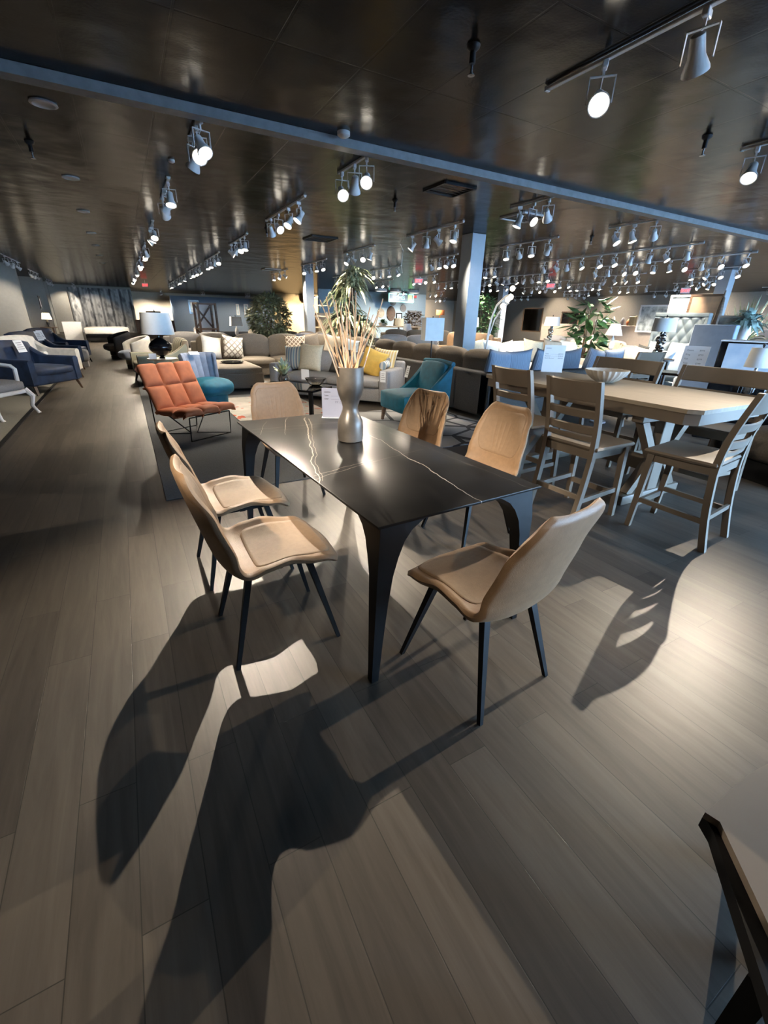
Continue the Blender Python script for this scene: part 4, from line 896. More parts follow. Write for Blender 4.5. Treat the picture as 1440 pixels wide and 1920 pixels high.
barrel('charcoal barrel chair farther down the right side of the aisle', (-.25, 17.6, 0), face(-1, -.3), 'char', 'char')
# ------------------------------------------------------------------ left bays
armchair('navy velvet armchair with wide seat, nearest of the navy seats on the left', (-1.66, 10.75, 0), face(.82, -.55), 1.2, 1.02, 'navy', back=.88, arm=.62)
armchair('white armchair with dark legs behind the nearest navy armchair', (-1.72, 12.55, 0), face(.85, -.5), 1.1, 1.05, 'ivory', back=.9, arm=.64)
armchair('navy armchair third along the left wall, with a grey throw', (-1.80, 14.3, 0), face(.85, -.5), 1.15, 1.05, 'navy', back=.92, arm=.6)
armchair('navy armchair farthest along the left wall, with dark legs', (-1.72, 16.4, 0), face(.9, -.4), 1.2, 1.05, 'navy', back=.94, arm=.62, legm='black')
tag(obj('grey_ottoman', G().cushion((-1.25, 15.25, .3), (.5, .5, .3), bev=.06, puff=.02).box((-1.25, 15.25, .08), (.42, .42, .14)), 'grey'), 'grey upholstered ottoman between the two far navy armchairs', 'ottoman')
for k, (y, z) in enumerate(((10.98, .80), (14.3, .84), (14.75, .85))):
    price_tag((-1.78+(10.98-y)*.03, y, z), face(.85, -.52), 'white price tag on %s' % ('the nearest navy armchair back', 'the third navy armchair back, left tag', 'the third navy armchair back, right tag')[k], .2, .22, .3)
t = thing('carved_chair', 'white painted carved armchair at the left picture edge', 'armchair', (-1.86, 8.25, 0), face(.85, -.5))
obj('seat', G().cushion((0, -.02, .42), (.62, .6, .14), bev=.05, puff=.03), 'grey', t); obj('seat_rail', G().box((0, -.02, .335), (.64, .62, .06), bev=.02), 'white', t)
obj('backrest', G().cushion((0, .34, .78), (.5, .1, .5), bev=.05, puff=.03), 'grey', t); obj('back_frame', G().box((-.28, .34, .72), (.06, .06, .66), bev=.02).box((.28, .34, .72), (.06, .06, .66), bev=.02).box((0, .34, 1.05), (.6, .06, .07), bev=.02), 'white', t)
for s in (-1, 1):
    obj('arm', G().tube([(s*.3, .33, .70), (s*.34, .1, .70), (s*.33, -.16, .68), (s*.32, -.22, .64), (s*.32, -.2, .38)], .028, 8), 'white', t)
    obj('leg', G().tube([(s*.29, -.30, .36), (s*.33, -.36, .26), (s*.31, -.33, .12), (s*.33, -.37, .03), (s*.33, -.39, 0)], [.04, .038, .024, .022, .03], 8), 'white', t); obj('leg', G().tube([(s*.28, .3, .36), (s*.29, .36, 0)], [.03, .022], 8), 'white', t)
side_table('small white table between the carved chair and the navy armchair', (-2.75, 9.9, 0), .55, .3, 'white_m', True)
p = ay(128, 606, 23.3); side_table('dark lamp table at the first partition wall', (-3.0, 26.4, 0), .7, .3, 'wood', True)
table_lamp('small lit table lamp glowing at the end of the left bays', (-3.0, 26.4, .7), 'iron', (.14, .2, .26), .36, 'bulbw', 'tall', lit=35)
framed('small dark-framed picture on the bay wall above the lit lamp', (-3.44, 29.5, 1.75), R(90), .55, .6, 'paper', 'gloss', ft=.12)
# bed, wallpaper and far end of the aisle
t = thing('platform_bed', 'white mattress on a dark platform at the far end of the left aisle', 'bed', (-.75, 28.2, 0), 0)
obj('platform', G().box((0, 0, .2), (1.9, 2.1, .3), bev=.02).box((0, 0, .03), (1.6, 1.8, .06)), 'gloss', t); obj('mattress', G().cushion((0, 0, .52), (1.95, 2.1, .32), bev=.08, puff=.01), 'ivory', t)
tag(obj('white_chest', G().box((-2.3, 29.0, .45), (.8, .5, .9), bev=.01, seg=1).box((-2.3, 28.745, .45), (.72, .01, .38)), 'white_m'), 'white chest beside the bed at the end of the aisle', 'chest')
wp = mat('birch_wallpaper', (.5, .52, .52), .8, scale=2.2, stretch=(1.1, 1, .35), col2=(.16, .18, .19)); 
def wallpaper():
    m = stripes('birch_stripe_paper', [(.55, .56, .56), (.2, .21, .22), (.52, .53, .53), (.38, .39, .39), (.55, .56, .56)], 0, .62); nt = m.node_tree; b = nt.nodes['Principled BSDF']
    tc = nd(nt, 'ShaderNodeTexCoord'); mp = nd(nt, 'ShaderNodeMapping'); mp.inputs['Scale'].default_value = (2.2, 1, 1.1); nt.links.new(tc.outputs['Object'], mp.inputs[0]); nz = nd(nt, 'ShaderNodeTexNoise'); nz.inputs['Scale'].default_value = 1.4; nt.links.new(mp.outputs[0], nz.inputs['Vector'])
    rp = nd(nt, 'ShaderNodeValToRGB'); rp.color_ramp.elements[0].position = .48; rp.color_ramp.elements[1].position = .6; rp.color_ramp.elements[0].color = (1, 1, 1, 1); rp.color_ramp.elements[1].color = (.42, .43, .45, 1); nt.links.new(nz.outputs[0], rp.inputs[0])
    mx = nd(nt, 'ShaderNodeMixRGB', blend_type='MULTIPLY'); mx.inputs[0].default_value = 1; nt.links.new(b.inputs['Base Color'].links[0].from_socket, mx.inputs[1]); nt.links.new(rp.outputs[0], mx.inputs[2]); nt.links.new(mx.outputs[0], b.inputs['Base Color']); return m
a, b_ = ay(135, 580, 40).x, ay(252, 580, 40).x
tag(obj('wallpaper_panel', G().box(((a+b_)/2, 40.05, 1.45), (b_-a, .1, 2.9)), wallpaper()), 'grey birch-striped wallpaper panel at the far end of the left aisle', 'wallpaper')
struct('wall_aisle_end', G().box(((X0+b_)/2, 40.25, H/2), (b_-X0, .2, H)), 'wall')
# ------------------------------------------------------------------ plants
def pot(t, r, h, m='black'):
    obj('pot', G().lathe([(r*.75, 0), (r*.8, .01), (r, h-.02), (r, h), (r*.9, h), (r*.88, h-.03), (0, h-.03)], seg=24), m, t)
def dracaena(label, loc, hgt=2.2):
    t = thing('dracaena', label, 'plant', loc); pot(t, .22, .36)
    g = G(); heads = []
    for k, (a, h, o) in enumerate(((.3, 1.0, .16), (2.4, .80, .22), (4.4, .9, .2), (1.2, .66, .3), (5.4, .55, .30), (3.3, .62, .26), (.2, .42, .3), (2.2, .5, .3))):
        x, y = o*math.cos(a), o*math.sin(a); g.tube([(x*.25, y*.25, .3), (x*.6, y*.6, hgt*h*.55), (x, y, hgt*h-.2)], [.035, .028, .022], 7); heads.append((x, y, hgt*h-.22))
    obj('cane', g, 'trunk', t)
    for k, h in enumerate(heads):
        obj('leaf_crown', leafs(G(), h, 105, .86, .075, .75, (.25, 1.5), 20+k), 'leafp', t, sharp=80)
    return t
def bushy(label, loc, hgt, rad, n, L, m, seed, name='ficus', trunk_h=.9, cat='plant', z0=.45):
    t = thing(name, label, cat, loc); pot(t, .2, .34, 'woodl' if seed % 2 else 'black'); q = random.Random(seed)
    g = G(); f = G()
    for k in range(4):
        a = q.uniform(0, 6.28); g.tube([(.03*math.cos(a), .03*math.sin(a), .3), (.08*math.cos(a), .08*math.sin(a), trunk_h), (rad*.4*math.cos(a+.5), rad*.4*math.sin(a+.5), hgt-.25)], [.025, .02, .008], 6)
    obj('stems', g, 'trunk', t)
    for i in range(n):
        a = q.uniform(0, 6.28); v = q.uniform(-1, 1); rr = q.uniform(.35, 1)**.6*rad*math.sqrt(1-v*v*.95); c = Vector((rr*math.cos(a), rr*math.sin(a), lerp(z0, hgt, (v+1)/2)))
        d = Vector((math.cos(a)+q.uniform(-.8, .8), math.sin(a)+q.uniform(-.8, .8), q.uniform(-.9, .5))).normalized(); s = d.cross(Vector((q.uniform(-.3, .3), q.uniform(-.3, .3), 1))).normalized(); l = L*q.uniform(.7, 1.3)
        nrm = s.cross(d)
        f.add([c, c+d*l*.45-s*l*.24, c+d*l*.5+nrm*l*.06, c+d*l*.45+s*l*.24, c+d*l], [[0, 1, 2], [0, 2, 3], [1, 4, 2], [2, 4, 3]])
    obj('foliage', f, m, t, sharp=80); return t
dracaena('tall variegated dracaena standing behind the reeds of the bronze vase', (5.62, 12.05, 0), 2.66)
bushy('olive ficus tree with pale leaf tips behind the brown sectional', (3.92, 14.2, 0), 2.0, .62, 2600, .15, 'leafo', 4, z0=.75)
bushy('green leafy tree just right of the near column', ax(905, 620, 11.2)*1 - Vector((0, 0, ax(905, 620, 11.2).z)), 2.25, .5, 900, .17, 'leaf', 6, 'leafy_tree', z0=.6)
pz = ax(1105, 620, 10.3)
t = bushy('large-leaved rubber plant behind the pale cushions, right of the drum lamp', (pz.x, pz.y, 0), 1.98, .42, 120, .38, 'leaf', 9, 'rubber_plant', z0=.75)
pz = ax(1398, 600, 9.2)
# ------------------------------------------------------------------ between sofa rows, far centre
p = ay(388, 610, 17.5)
t = thing('etagere', 'tall dark wood shelf unit with crossed braces before the slate blue wall', 'shelf', (p.x, p.y, 0), R(12))
for sx in (-1, 1):
    for y in (-.2, .2): obj('post', G().box((sx*.30, y, .89), (.06, .06, 1.78)), 'wood', t)
for z in (.15, .95, 1.75): obj('shelf_board', G().box((0, 0, z), (.66, .46, .05)), 'wood', t)
for z0, z1 in ((.2, .92), (.98, 1.72)): obj('cross_brace', G().bar((-.29, .2, z0), (.29, .2, z1), (.05, .03), up=(0, 1, 0)).bar((.29, .2, z0), (-.29, .2, z1), (.05, .03), up=(0, 1, 0)), 'wood', t)
obj('back_panel', G().box((0, .23, .95), (.58, .01, 1.55)), 'white_m', t)
def put_lamp(u, v0, v1, dist, label, wpx, base='white', body='tall', axis='y', square=False, lit=0, top=None, m='shade', taper=.85, tm='wood'):
    """table lamp whose shade spans v0..v1 in height at depth dist, on its own side table"""
    f = ay if axis == 'y' else ax
    a, b = f(u, v0, dist), f(u, v1, dist); D = (a-CAM).dot(fw); r = wpx/F*D/2*1.02; bh = .42
    sh = max(.16, a.z-b.z); zt = max(.3, b.z-bh+.03)
    side_table('table under the %s' % label, (a.x, a.y, 0), zt, .25, tm, square)
    return table_lamp(label, (a.x, a.y, zt), base, (r*taper, r, sh), bh, m, body, square, lit)
put_lamp(385, 592, 606, 18.5, 'greige drum lamp left of the crossed shelf unit', 15, 'wood')
put_lamp(441, 594, 611, 16.0, 'white lamp with pale square shade before the slate blue wall', 21, 'white', square=True)
put_lamp(521, 606, 626, 15.2, 'small blue-white lamp beside the ficus tree', 17, 'white')
put_lamp(748, 597, 611, 17.5, 'cream lit drum lamp left of the square floor lamp', 21, 'chrome', m='cream', lit=30)
put_lamp(764, 607, 620, 16.0, 'white drum lamp beside the cream lit lamp', 16, 'white')
put_lamp(888, 595, 613, 9.6, 'white drum lamp on dark base in front of the near column', 22, 'iron', tm='woodl')
put_lamp(1037, 594, 611, 10.6, 'wide drum lamp on chrome openwork base over the white sofa', 29, 'chrome', 'beads', axis='x')
put_lamp(1155, 607, 629, 9.3, 'white bell-shade lamp at the right of the rubber plant', 30, 'white', axis='x', taper=.5)
put_lamp(1250, 597, 622, 7.2, 'pale drum lamp on chrome bead base before the tufted headboard', 40, 'chrome', 'beads', axis='x', taper=.93)
for k, (u0, u1, v0, v1, nm, m, fm) in enumerate(((352, 376, 562, 589, 'black-framed mirror picture on the slate blue wall', 'artb', 'gloss'), (442, 450, 570, 591, 'pale print on the slate blue wall, left of the pair', 'artb', 'white_m'), (457, 467, 570, 591, 'pale print on the slate blue wall, right of the pair', 'artb', 'white_m'))):
    a, b = ay(u0, v0, 43.9), ay(u1, v1, 43.9); framed(nm, ((a.x+b.x)/2, 43.96, (a.z+b.z)/2), 0, b.x-a.x, a.z-b.z, m, fm, ft=.06 if k else .14)
a, b = ay(273, 583, 39), ay(305, 608, 39); framed('brown framed dresser mirror at the far end of the aisle', ((a.x+b.x)/2, 39, (a.z+b.z)/2), 0, b.x-a.x, a.z-b.z, 'mirror', 'wood', cat='mirror', name='dresser_mirror', ft=.1)
tag(obj('long_dresser', G().box(((a.x+b.x)/2, 38.9, .45), (2.6, .5, .9), bev=.01, seg=1).box(((a.x+b.x)/2, 38.63, .6), (2.4, .03, .3)).box(((a.x+b.x)/2, 38.63, .25), (2.4, .03, .3)), 'wood'), 'long brown dresser under the mirror at the far end of the aisle', 'dresser')
# rows of furniture seen only as tops in the middle distance
armchair('cream armchair in front of the slate blue wall', (3.4, 24, 0), face(-.2, -1), 1, .95, 'ivory')
armchair('tan armchair far behind the dark grey sofa', (5.2, 20.5, 0), face(-.2, -1), 1, .95, 'sand')
sofa('brown sofa row behind the crossed shelf unit', (6.0, 16.6, 0), face(0, -1), 2.3, .95, 'mush_d', 3)
sofa('navy sofa between the ficus and the left column', (5.6, 14.6, 0), face(0, -1), 1.9, .95, 'navy', 2)
tag(obj('display_cabinet', G().box((9.2, 22, .8), (1.6, .5, 1.6), bev=.01, seg=1).box((9.2, 21.74, 1.1), (1.4, .03, .7)).box((9.2, 21.74, .4), (1.4, .03, .55)), 'woodl'), 'light wood cabinet beside the left column seen behind the reeds', 'cabinet')
t = thing('bookcase', 'open bookcase behind the dried reeds', 'shelf', (8.0, 19.6, 0), 0)
for x in (-.7, .7): obj('side_panel', G().box((x, 0, .95), (.05, .35, 1.9)), 'woodl', t)
for z in (.1, .55, 1.0, 1.45, 1.88): obj('shelf_board', G().box((0, 0, z), (1.4, .35, .04)), 'woodl', t)
sofa('dark taupe sofa row in mid-room, right of the dracaena', (9.6, 14.6, 0), face(-.5, -1), 2.8, 1, 'mush_d', 3, back=.95)
sofa('tan leather sofa behind the square floor lamp', (9.9, 12.2, 0), face(-1, -.2), 2.2, 1, 'tan', 2, back=.95)
cushion_pillow('scatter_pillow', 'white pillow with dark dots on the taupe sofa in mid-room', 'latt_w', (9.75, 13.9, .5), .6, .5, -.4, .2)
sofa('grey sofa row behind the grey-beige back cushions', (7.9, 12.6, 0), face(-.4, -1), 2.1, .95, 'grey', 2, back=.85)
# white sofa group with arc lamp
ws = thing('white_sofa', 'long white sofa with cream pillows behind the charcoal sectional', 'sofa', (8.35, 7.95, 0), face(-.25, -1))
for n_, c, d, m in (('base', (0, 0, .24), (3.0, .95, .34), 'ivory'), ('back_frame', (0, .42, .45), (3.0, .2, .72), 'ivory')): obj(n_, G().box(c, d, bev=.05), m, ws)
for k in range(3): obj('seat_cushion', G().cushion((-.95+.95*k, -.08, .44), (.93, .8, .17), bev=.06, puff=.03), 'ivory', ws); obj('back_cushion', G().cushion((-.95+.95*k, .26, .72), (.92, .24, .5), bev=.09, puff=.05), 'ivory', ws)
for s in (-1, 1): obj('arm', G().box((s*1.55, 0, .36), (.22, .95, .58), bev=.07), 'ivory', ws)
wr = ws.rotation_euler.z; wx = Vector((math.cos(wr), math.sin(wr), 0)); wy = Vector((-math.sin(wr), math.cos(wr), 0))
for k, (a, m, w, nm) in enumerate(((-1.25, 'cream', .52, 'gold-beige pillow at the left end of the white sofa'), (-.95, 'pale', .5, 'pale grey pillow second on the white sofa'), (-.45, 'ivory', .5, 'white pillow third on the white sofa'), (.2, 'cream', .55, 'cream patterned pillow fourth on the white sofa'), (.75, 'sand', .55, 'sand pillow fifth on the white sofa'), (1.2, 'ivory', .55, 'white pillow at the right end of the white sofa'))):
    cushion_pillow('scatter_pillow', nm, m, ws.location+wx*a+wy*(.02)+Vector((0, 0, .53)), w, w, wr, .3, .18, group='pillows on the white sofa', roll=rnd.uniform(-.2, .2))
bp = ax(909, 690, 6.5)
t = thing('arc_lamp', 'white arc floor lamp with glass globes in front of the far column', 'lamp', (bp.x, bp.y, 0), 0)
obj('base', G().lathe([(.2, 0), (.2, .04), (.05, .06), (.05, .5), (.07, .52), (0, .52)], seg=24), 'white', t)
A = [Vector(ax(u, v, 6.5))-Vector((bp.x, bp.y, 0)) for u, v in ((910, 665), (914, 630), (922, 595), (932, 572), (948, 556), (958, 552))]
obj('arc', G().tube([(0, 0, .5)]+A, .018, 8), 'white', t)
B = [Vector(ax(u, v, 6.53))-Vector((bp.x, bp.y, 0)) for u, v in ((910, 665), (916, 630), (928, 598), (942, 578), (954, 568))]
obj('arc', G().tube([(0, 0, .5)]+B, .014, 8), 'white', t)
for u, v in ((958, 557), (961, 541), (943, 574), (952, 562)):
    c = Vector(ax(u, v, 6.51))-Vector((bp.x, bp.y, 0)); obj('globe', G().lathe([(0, -.05)]+[(.05*math.sin(PI*k/8), -.05*math.cos(PI*k/8)) for k in range(1, 8)]+[(0, .05)], c, 16), 'bulbw', t)
for k, (x, y, nm, m) in enumerate(((12.2, 9.0, 'patterned sand sofa right of the arc lamp', 'sand'), (13.6, 7.4, 'pale blush armchair row below the rubber plant', 'beige'), (14.0, 11.6, 'lilac grey sofa before the beige ledge', 'grey'))):
    sofa(nm, (x, y, 0), face(-1, -.25), 2.0, 1.0, m, 2, back=.88)
for k, (u, v, x, m, nm) in enumerate(((1170, 668, 8.5, 'sand', 'tan pillow right of the white lamp stand'), (1195, 665, 8.5, 'cream', 'cream piped pillow beside the tan pillow'), (1225, 668, 8.4, 'pale', 'round-backed pale pillow left of the tufted headboard'), (1168, 657, 9.2, 'cream', 'yellow-cream pillow behind the bell-shade lamp'), (1205, 655, 9.2, 'char', 'dark pillow behind the pale pillows'))):
    p = ax(u, v, x); cushion_pillow('scatter_pillow', nm, m, (p.x, p.y, .52), .55, .55, face(-1, .1), .25, .2, roll=.1)
sofa('pale loveseat holding the tan and cream pillows at the right', (8.8, 5.0, 0), face(-1, -.1), 1.35, .9, 'pale', 2, back=.86)
p = ax(1143, 690, 6.4); t = thing('stick_lamp', 'thin white lamp stand right of the blue corduroy pillows', 'lamp', (p.x, p.y, 0))
obj('stem', G().tube([(0, 0, 0), (0, 0, p.z+.15)], .014, 8), 'white', t); obj('base', G().lathe([(.12, 0), (.12, .02), (0, .02)], seg=20), 'white', t)
# ------------------------------------------------------------------ right side: bed, mattress display, cabinets
a, b = ax(1250, 592, 11.7), ax(1311, 592, 11.7)
t = thing('upholstered_bed', 'pale silver bed with tall tufted headboard at the right', 'bed', (11.7, (a.y+b.y)/2, 0), face(-1, 0))
hw = abs(a.y-b.y)/2+.25
def tuft(u, v):
    q = 0
    a_, b_ = (u*2.5+v*3), (u*2.5-v*3); q = abs(math.sin(a_*PI))*abs(math.sin(b_*PI))
    return (u*(hw-.07), -.02-.05*q**.5, .55+v*1.06)
obj('headboard_tufting', G().sheet(tuft, 61, 41, .06), 'silver', t, sharp=80)
obj('headboard_frame', G().box((0, .06, .87), (2*hw, .07, 1.7), bev=.02).box((-hw+.04, .0, .85), (.08, .12, 1.6), bev=.02).box((hw-.04, .0, .85), (.08, .12, 1.6), bev=.02).box((0, .0, 1.68), (2*hw, .14, .09), bev=.02), 'silver', t)
obj('mattress', G().cushion((0, -1.05, .5), (2*hw-.1, 1.95, .3), bev=.07, puff=.01), 'pale', t); obj('bed_base', G().box((0, -1.05, .2), (2*hw-.06, 1.98, .3), bev=.02), 'silver', t)
for k, (dy, m, nm) in enumerate(((-.25, 'silver', 'silver pillow against the tufted headboard, left'), (.25, 'pale', 'pale pillow against the tufted headboard, right'))):
    cushion_pillow('bed_pillow', nm, m, (11.4, a.y*.5+b.y*.5-dy, .66), .55, .45, face(-1, 0), .35, .2)
a = ax(1380, 642, 6.6); t = thing('display_stand', 'black display box with blue cloud picture on its front at the right', 'display', (6.95, a.y-.02, 0), face(-1, -.42))
obj('box', G().box((0, .25, a.z/2), (.62, .5, a.z), bev=.01, seg=1), 'gloss', t); obj('top', G().box((0, .25, a.z+.008), (.64, .52, .016)), 'white_m', t); obj('picture', G().box((.02, -.006, a.z-.22), (.5, .012, .40)), 'print', t)
p = az(1302, 688, .93)
p = ax(1300, 672, 5.9); t = thing('price_sign', 'tilted pale price sheet behind the near counter bench', 'sign', (p.x, p.y, .9), face(-.95, -.3))
obj('sheet', G().box((0, 0, .19), (.26, .003, .30), mx=Matrix.Rotation(-.25, 4, 'X')), 'paper', t); obj('foot', G().box((0, .05, .02), (.24, .10, .04)), 'white_m', t)
g = G()
for k in range(4): g.text(('Queen', 'King', 'Full', 'Twin')[k], .026, Matrix.Rotation(-.25, 4, 'X') @ upright((-.1, -.003, .28-.05*k))); g.text('$%d99' % (9-2*k), .026, Matrix.Rotation(-.25, 4, 'X') @ upright((.03, -.003, .28-.05*k)))
obj('lettering', g, 'inkg', t)
t = thing('console_table', 'black console table behind the tilted price sheet', 'table', (6.2, p.y+.05, 0), face(-1, -.3))
obj('tabletop', G().box((0, 0, .885), (1.0, .45, .03)), 'gloss', t)
for sx in (-1, 1):
    for sy in (-1, 1): obj('leg', G().box((sx*.45, sy*.18, .435), (.05, .05, .87)), 'black', t)
p = ax(1425, 720, 4.9)
t = thing('recliner', 'brown-grey leather recliner cut off by the right picture edge', 'armchair', (5.75, 1.72, 0), face(-1, .3))
obj('seat', G().cushion((0, -.05, .36), (.6, .8, .28), bev=.08, puff=.04), 'mush_d', t); obj('backrest', G().cushion((0, .38, .78), (.75, .24, .6), bev=.1, puff=.05), 'mush_d', t)
for s in (-1, 1): obj('arm', G().cushion((s*.42, 0, .4), (.2, .9, .5), bev=.08, puff=.02), 'gloss', t)
obj('base', G().box((0, 0, .1), (.8, .75, .2)), 'black', t)
a = ax(1320, 608, 8.2); b = ax(1342, 655, 8.2)
tag(obj('sample_board', G().box((8.3, (a.y+b.y)/2, a.z/2), (.12, .62, a.z), bev=.01, seg=1), 'wallb'), 'slate grey sample panel right of the tufted headboard', 'panel')
for k, (u, v, x, w, h, m, nm) in enumerate(((1292, 577, 13.5, .95, .62, 'art', 'wide framed print above the tufted headboard'), (1226, 598, 15.7, .95, .85, 'art', 'white-matted framed print leaning on the ledge'), (1320, 592, 12, .7, .9, 'tanp', 'tan poster with pale flame right of the headboard'), (1000, 600, 20, 1.3, 1.2, 'mirror', 'dark-framed mirror right of the far column'), (1070, 605, 17.5, .9, .9, 'gloss', 'dark framed lattice on the ledge behind the rubber plant'))):
    p = ax(u, v, x); framed(nm, (p.x-.1, p.y, p.z), face(-1, -.1), w, h, m, 'white_m' if k < 2 else 'wood', ft=.05)
for k, (u, nm, m, w, h) in enumerate(((1188, 'cream wooden lantern on the beige ledge', 'cream', .22, .3), (1182, 'orange glass pumpkin on the beige ledge', 'orangep', .24, .24), (1150, 'white vase on the beige ledge', 'white_m', .14, .3), (1128, 'white box on the beige ledge', 'white_m', .3, .18), (1168, 'grey jar on the beige ledge', 'grey', .16, .26))):
    p = ax(u, 600, 15.9)
    if not (5 < p.y < 14): continue
    o = tag(obj(('lantern', 'glass_pumpkin', 'white_vase', 'storage_box', 'lidded_jar')[k], G().box((0, 0, h/2), (w, w, h), bev=.01, seg=1) if k in (0, 3) else G().lathe([(w*.3, 0)]+[(w*.5*(math.sin(PI*(i+1)/9))**.5, h*i/8) for i in range(1, 8)]+[(w*.15, h), (0, h)], seg=16), m), nm, ('lantern', 'ornament', 'vase', 'box', 'jar')[k]); o.location = (p.x, p.y, 1.40)
for k, u in enumerate((1196, 1202, 1208, 1214)):
    p = ax(u, 597, 15.9); o = tag(obj('book', G().box((0, 0, .16), (.2, .075, .32-.02*(k % 2)), bev=.004, seg=1), 'sand' if k % 2 else 'cream'), 'upright tan book on the beige ledge', 'book', 'books on the beige ledge'); o.location = (p.x, p.y, 1.40)
p = ax(1212, 590, 15.9); t = thing('globe', 'dark globe on a stand beside the tan books', 'globe', (p.x, p.y-.15, 1.40)); obj('sphere', G().lathe([(0, .1)]+[(.15*math.sin(PI*i/10), .25-.15*math.cos(PI*i/10)) for i in range(1, 10)]+[(0, .4)], seg=20), 'wood', t); obj('stand', G().lathe([(.1, 0), (.1, .02), (.02, .03), (.02, .1), (0, .1)], seg=16), 'black', t)
# far right cabinets with plants
a = ax(1385, 640, 8.6)
t = thing('sideboard', 'grey sideboard with white vases at the right edge', 'cabinet', (9.3, a.y-.5, 0), face(-1, -.2))
obj('cabinet_body', G().box((0, .3, .58), (1.7, .5, 1.16), bev=.01, seg=1), 'grey', t)
for k in range(3): obj('door', G().box((-.56+.56*k, .04, .6), (.52, .02, .95), bev=.005, seg=1), 'grey', t)
p = ax(1408, 618, 9.45)
t = thing('orchid_vase', 'white vase of pale blue-green foliage on the grey sideboard', 'plant', (9.45, p.y+.08, 1.16)); obj('vase', G().lathe([(.04, 0), (.05, .01), (.085, .2), (.06, .33), (.05, .34), (0, .33)], seg=20), 'white', t); obj('foliage', leafs(leafs(G(), (0, 0, .33), 60, .5, .07, .5, (.1, 1.3), 8), (0, 0, .45), 40, .4, .06, .6, (-.2, 1.2), 12), 'leafb', t, sharp=80)
p = ax(1385, 620, 9.45); o = tag(obj('bud_vase', G().lathe([(.03, 0), (.045, .02), (.06, .15), (.03, .3), (.02, .36), (0, .36)], seg=16), 'white'), 'slim white vase left of the pale foliage vase', 'vase'); o.location = (9.45, p.y, 1.16)
p = ax(1366, 615, 9.5); framed('white framed print leaning on the grey sideboard', (9.5, p.y, 1.40), face(-1, -.2), .42, .46, 'art', 'white_m')
p = ax(1347, 590, 10.2); t = thing('parasol', 'folded dark umbrella-shaped ornament leaning by the right column', 'ornament', (10.2, p.y, 0)); obj('canopy', G().lathe([(.13, .5), (.09, 1.3), (.03, 1.95), (0, 2.0)], seg=12), 'wood', t); obj('pole', G().tube([(0, 0, 0), (0, 0, 2.08)], .015, 6), 'wood', t)
p = ax(1415, 560, 11.5); t = thing('dried_plant', 'tall dried grass arrangement high at the right picture edge', 'plant', (11.5, p.y, 0)); pot(t, .25, 1.1, 'woodl'); obj('foliage', leafs(leafs(G(), (0, 0, 1.08), 60, 1.05, .04, .1, (.7, 1.5), 31), (0, 0, 1.1), 50, .9, .10, .5, (.2, 1.2), 33), 'leafo', t, sharp=80)
put_lamp(1432, 652, 690, 6.0, 'white drum lamp cut off by the right picture edge', 40, 'chrome', axis='x')
# pale blue wall decor
def on_wall(u, v, y=28.9): return ay(u, v, y)
for k, (u, v, r, m, nm) in enumerate(((735, 587, .30, 'sand', 'beige round plaque on the pale blue wall, leftmost'), (734, 588, .0, 'mirror', ''), (757, 578, .25, 'grey', 'grey round plaque on the pale blue wall, right'), (738, 566, .25, 'grey', 'grey plate under the lit shop sign on the pale blue wall'))):
    if not r: continue
    p = on_wall(u-20 if k == 0 else u, v); o = tag(obj('wall_plaque', G().lathe([(r, 0), (r*.95, .03), (r*.5, .02), (r*.45, .04), (0, .03)], seg=30, mx=upright((0, 0, 0))), m), nm, 'wall ornament'); o.location = (p.x, 28.98, p.z)
p = on_wall(734, 588); t = thing('oval_mirror', 'dark oval mirror on the pale blue wall', 'mirror', (p.x, 28.97, p.z)); obj('frame', G().lathe([(.36, 0), (.34, .04), (.30, .03)], seg=32, mx=upright((0, 0, 0)) @ Matrix.Scale(1.35, 4, (0, 1, 0))), 'wood', t); obj('mirror_glass', G().lathe([(.31, .02), (0, .025)], seg=32, mx=upright((0, 0, 0)) @ Matrix.Scale(1.35, 4, (0, 1, 0))), 'wood', t)
p = on_wall(749, 594); framed('small black arch-top frame on the pale blue wall', (p.x, 28.96, p.z), 0, .5, .5, 'wallp', 'gloss', ft=.07)
a, b = on_wall(729, 550, 27), on_wall(774, 567, 27)
t = thing('shop_sign', 'lit teal-framed hanging shop sign with green end panel', 'sign', ((a.x+b.x)/2, 27, (a.z+b.z)/2)); w, h = b.x-a.x, a.z-b.z
obj('panel', G().box((0, 0, 0), (w, .06, h)), 'wallb', t)
obj('lit_border', G().box((0, -.035, h/2), (w, .03, .06)).box((0, -.035, -h/2), (w, .03, .06)).box((-w/2, -.035, 0), (.06, .03, h)).box((w/2, -.035, 0), (.06, .03, h)), 'tealglow', t)
obj('green_panel', G().box((w*.36, -.035, 0), (w*.16, .03, h*1.0)), 'greenglow', t)
obj('lettering', G().text('HOMES', h*.62, upright((-w*.10, -.04, -h*.22)), align='CENTER', ext=.004), 'tealglow', t)
for s in (-1, 1): obj('hanger', G().tube([(s*w*.4, 0, h/2), (s*w*.4, 0, H-(a.z+b.z)/2)], .012, 6), 'iron', t)
a, b = on_wall(765, 582, 28.9), on_wall(788, 610, 28.9); tag(obj('fireplace_surround', G().box(((a.x+b.x)/2, 28.9, a.z/2), (b.x-a.x, .18, a.z), bev=.01, seg=1), 'grey'), 'grey panel recess on the pale blue wall', 'panel')
p = ay(774, 603, 20); bushy('dark red-brown bushy plant before the pale blue wall', (p.x, p.y, 0), 1.75, .5, 260, .2, 'trunk', 17, 'dark_plant', z0=1.0)
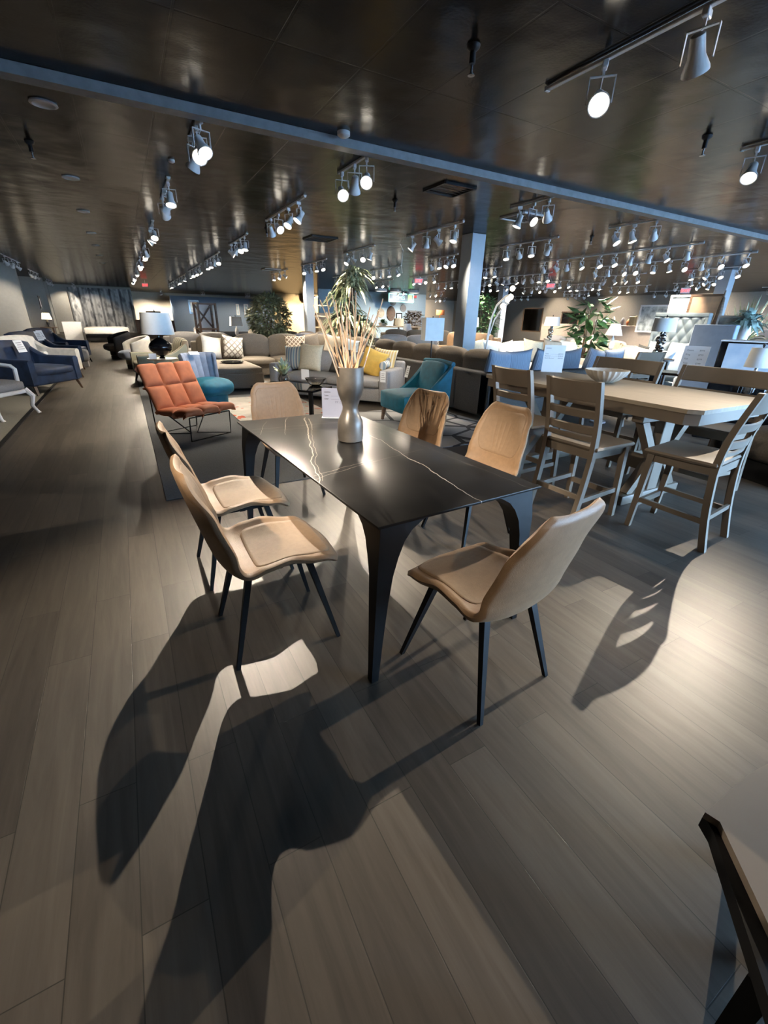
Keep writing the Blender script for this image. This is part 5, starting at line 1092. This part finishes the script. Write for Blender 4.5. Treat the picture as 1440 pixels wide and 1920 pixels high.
p = ay(718, 606, 17); t = thing('table_plant', 'low green plant in a basket on the mid-room console', 'plant', (p.x, p.y, 1.14)); obj('basket', G().lathe([(.14, 0), (.2, .12), (.18, .12), (0, .1)], seg=18), 'sand', t); obj('leaves', leafs(G(), (0, 0, .1), 40, .35, .09, .5, (.3, 1.4), 41), 'leaf', t)
tag(obj('long_console', G().box((p.x+.3, p.y+.1, 1.12), (3.0, .5, .05)).box((p.x-1.1, p.y+.1, .55), (.08, .45, 1.1)).box((p.x+1.7, p.y+.1, .55), (.08, .45, 1.1)), 'woodl'), 'long pale console table holding the basket plant', 'console')
a, b = ay(818, 581, 33), ay(833, 591, 33); tag(obj('orange_poster', G().box(((a.x+b.x)/2, 33, (a.z+b.z)/2), (b.x-a.x, .05, a.z-b.z)).box(((a.x+b.x)/2, 33.05, (a.z+b.z)/4), (.06, .06, (a.z+b.z)/2)), 'orangep'), 'orange poster on a stand left of the near column', 'poster')
tag(obj('chest_of_drawers', G().box((10.2, 20.4, .55), (1.2, .5, 1.1), bev=.01, seg=1).box((10.2, 20.14, .8), (1.1, .02, .3)).box((10.2, 20.14, .4), (1.1, .02, .3)), 'cream'), 'cream chest of drawers in mid-room beside the floor lamp shade', 'chest')
# ------------------------------------------------------------------ sky, colour management
w = bpy.data.worlds.new('sky'); S.world = w; w.use_nodes = True; nt = w.node_tree; bg = nt.nodes['Background']
tc = nd(nt, 'ShaderNodeTexCoord'); sp = nd(nt, 'ShaderNodeSeparateXYZ'); nt.links.new(tc.outputs['Generated'], sp.inputs[0]); rp = nd(nt, 'ShaderNodeValToRGB')
rp.color_ramp.elements[0].color = (.42, .68, 1, 1); rp.color_ramp.elements[1].color = (.26, .52, 1, 1); nt.links.new(sp.outputs[2], rp.inputs[0]); nt.links.new(rp.outputs[0], bg.inputs['Color']); bg.inputs['Strength'].default_value = SKY
S.view_settings.view_transform = 'Standard'; S.view_settings.look = 'None'; S.view_settings.exposure = EXPO; S.view_settings.gamma = 1; S.view_settings.use_curve_mapping = False
c = S.cycles; c.use_denoising = True; c.max_bounces = 6; c.diffuse_bounces = 3; c.glossy_bounces = 3; c.transmission_bounces = 5; c.transparent_max_bounces = 8; c.sample_clamp_indirect = 4; c.sample_clamp_direct = 0; c.caustics_reflective = False; c.caustics_refractive = False; c.use_light_tree = True
for o in list(bpy.data.objects):          # templates that were only copied from
    if not o.users_collection: bpy.data.objects.remove(o)
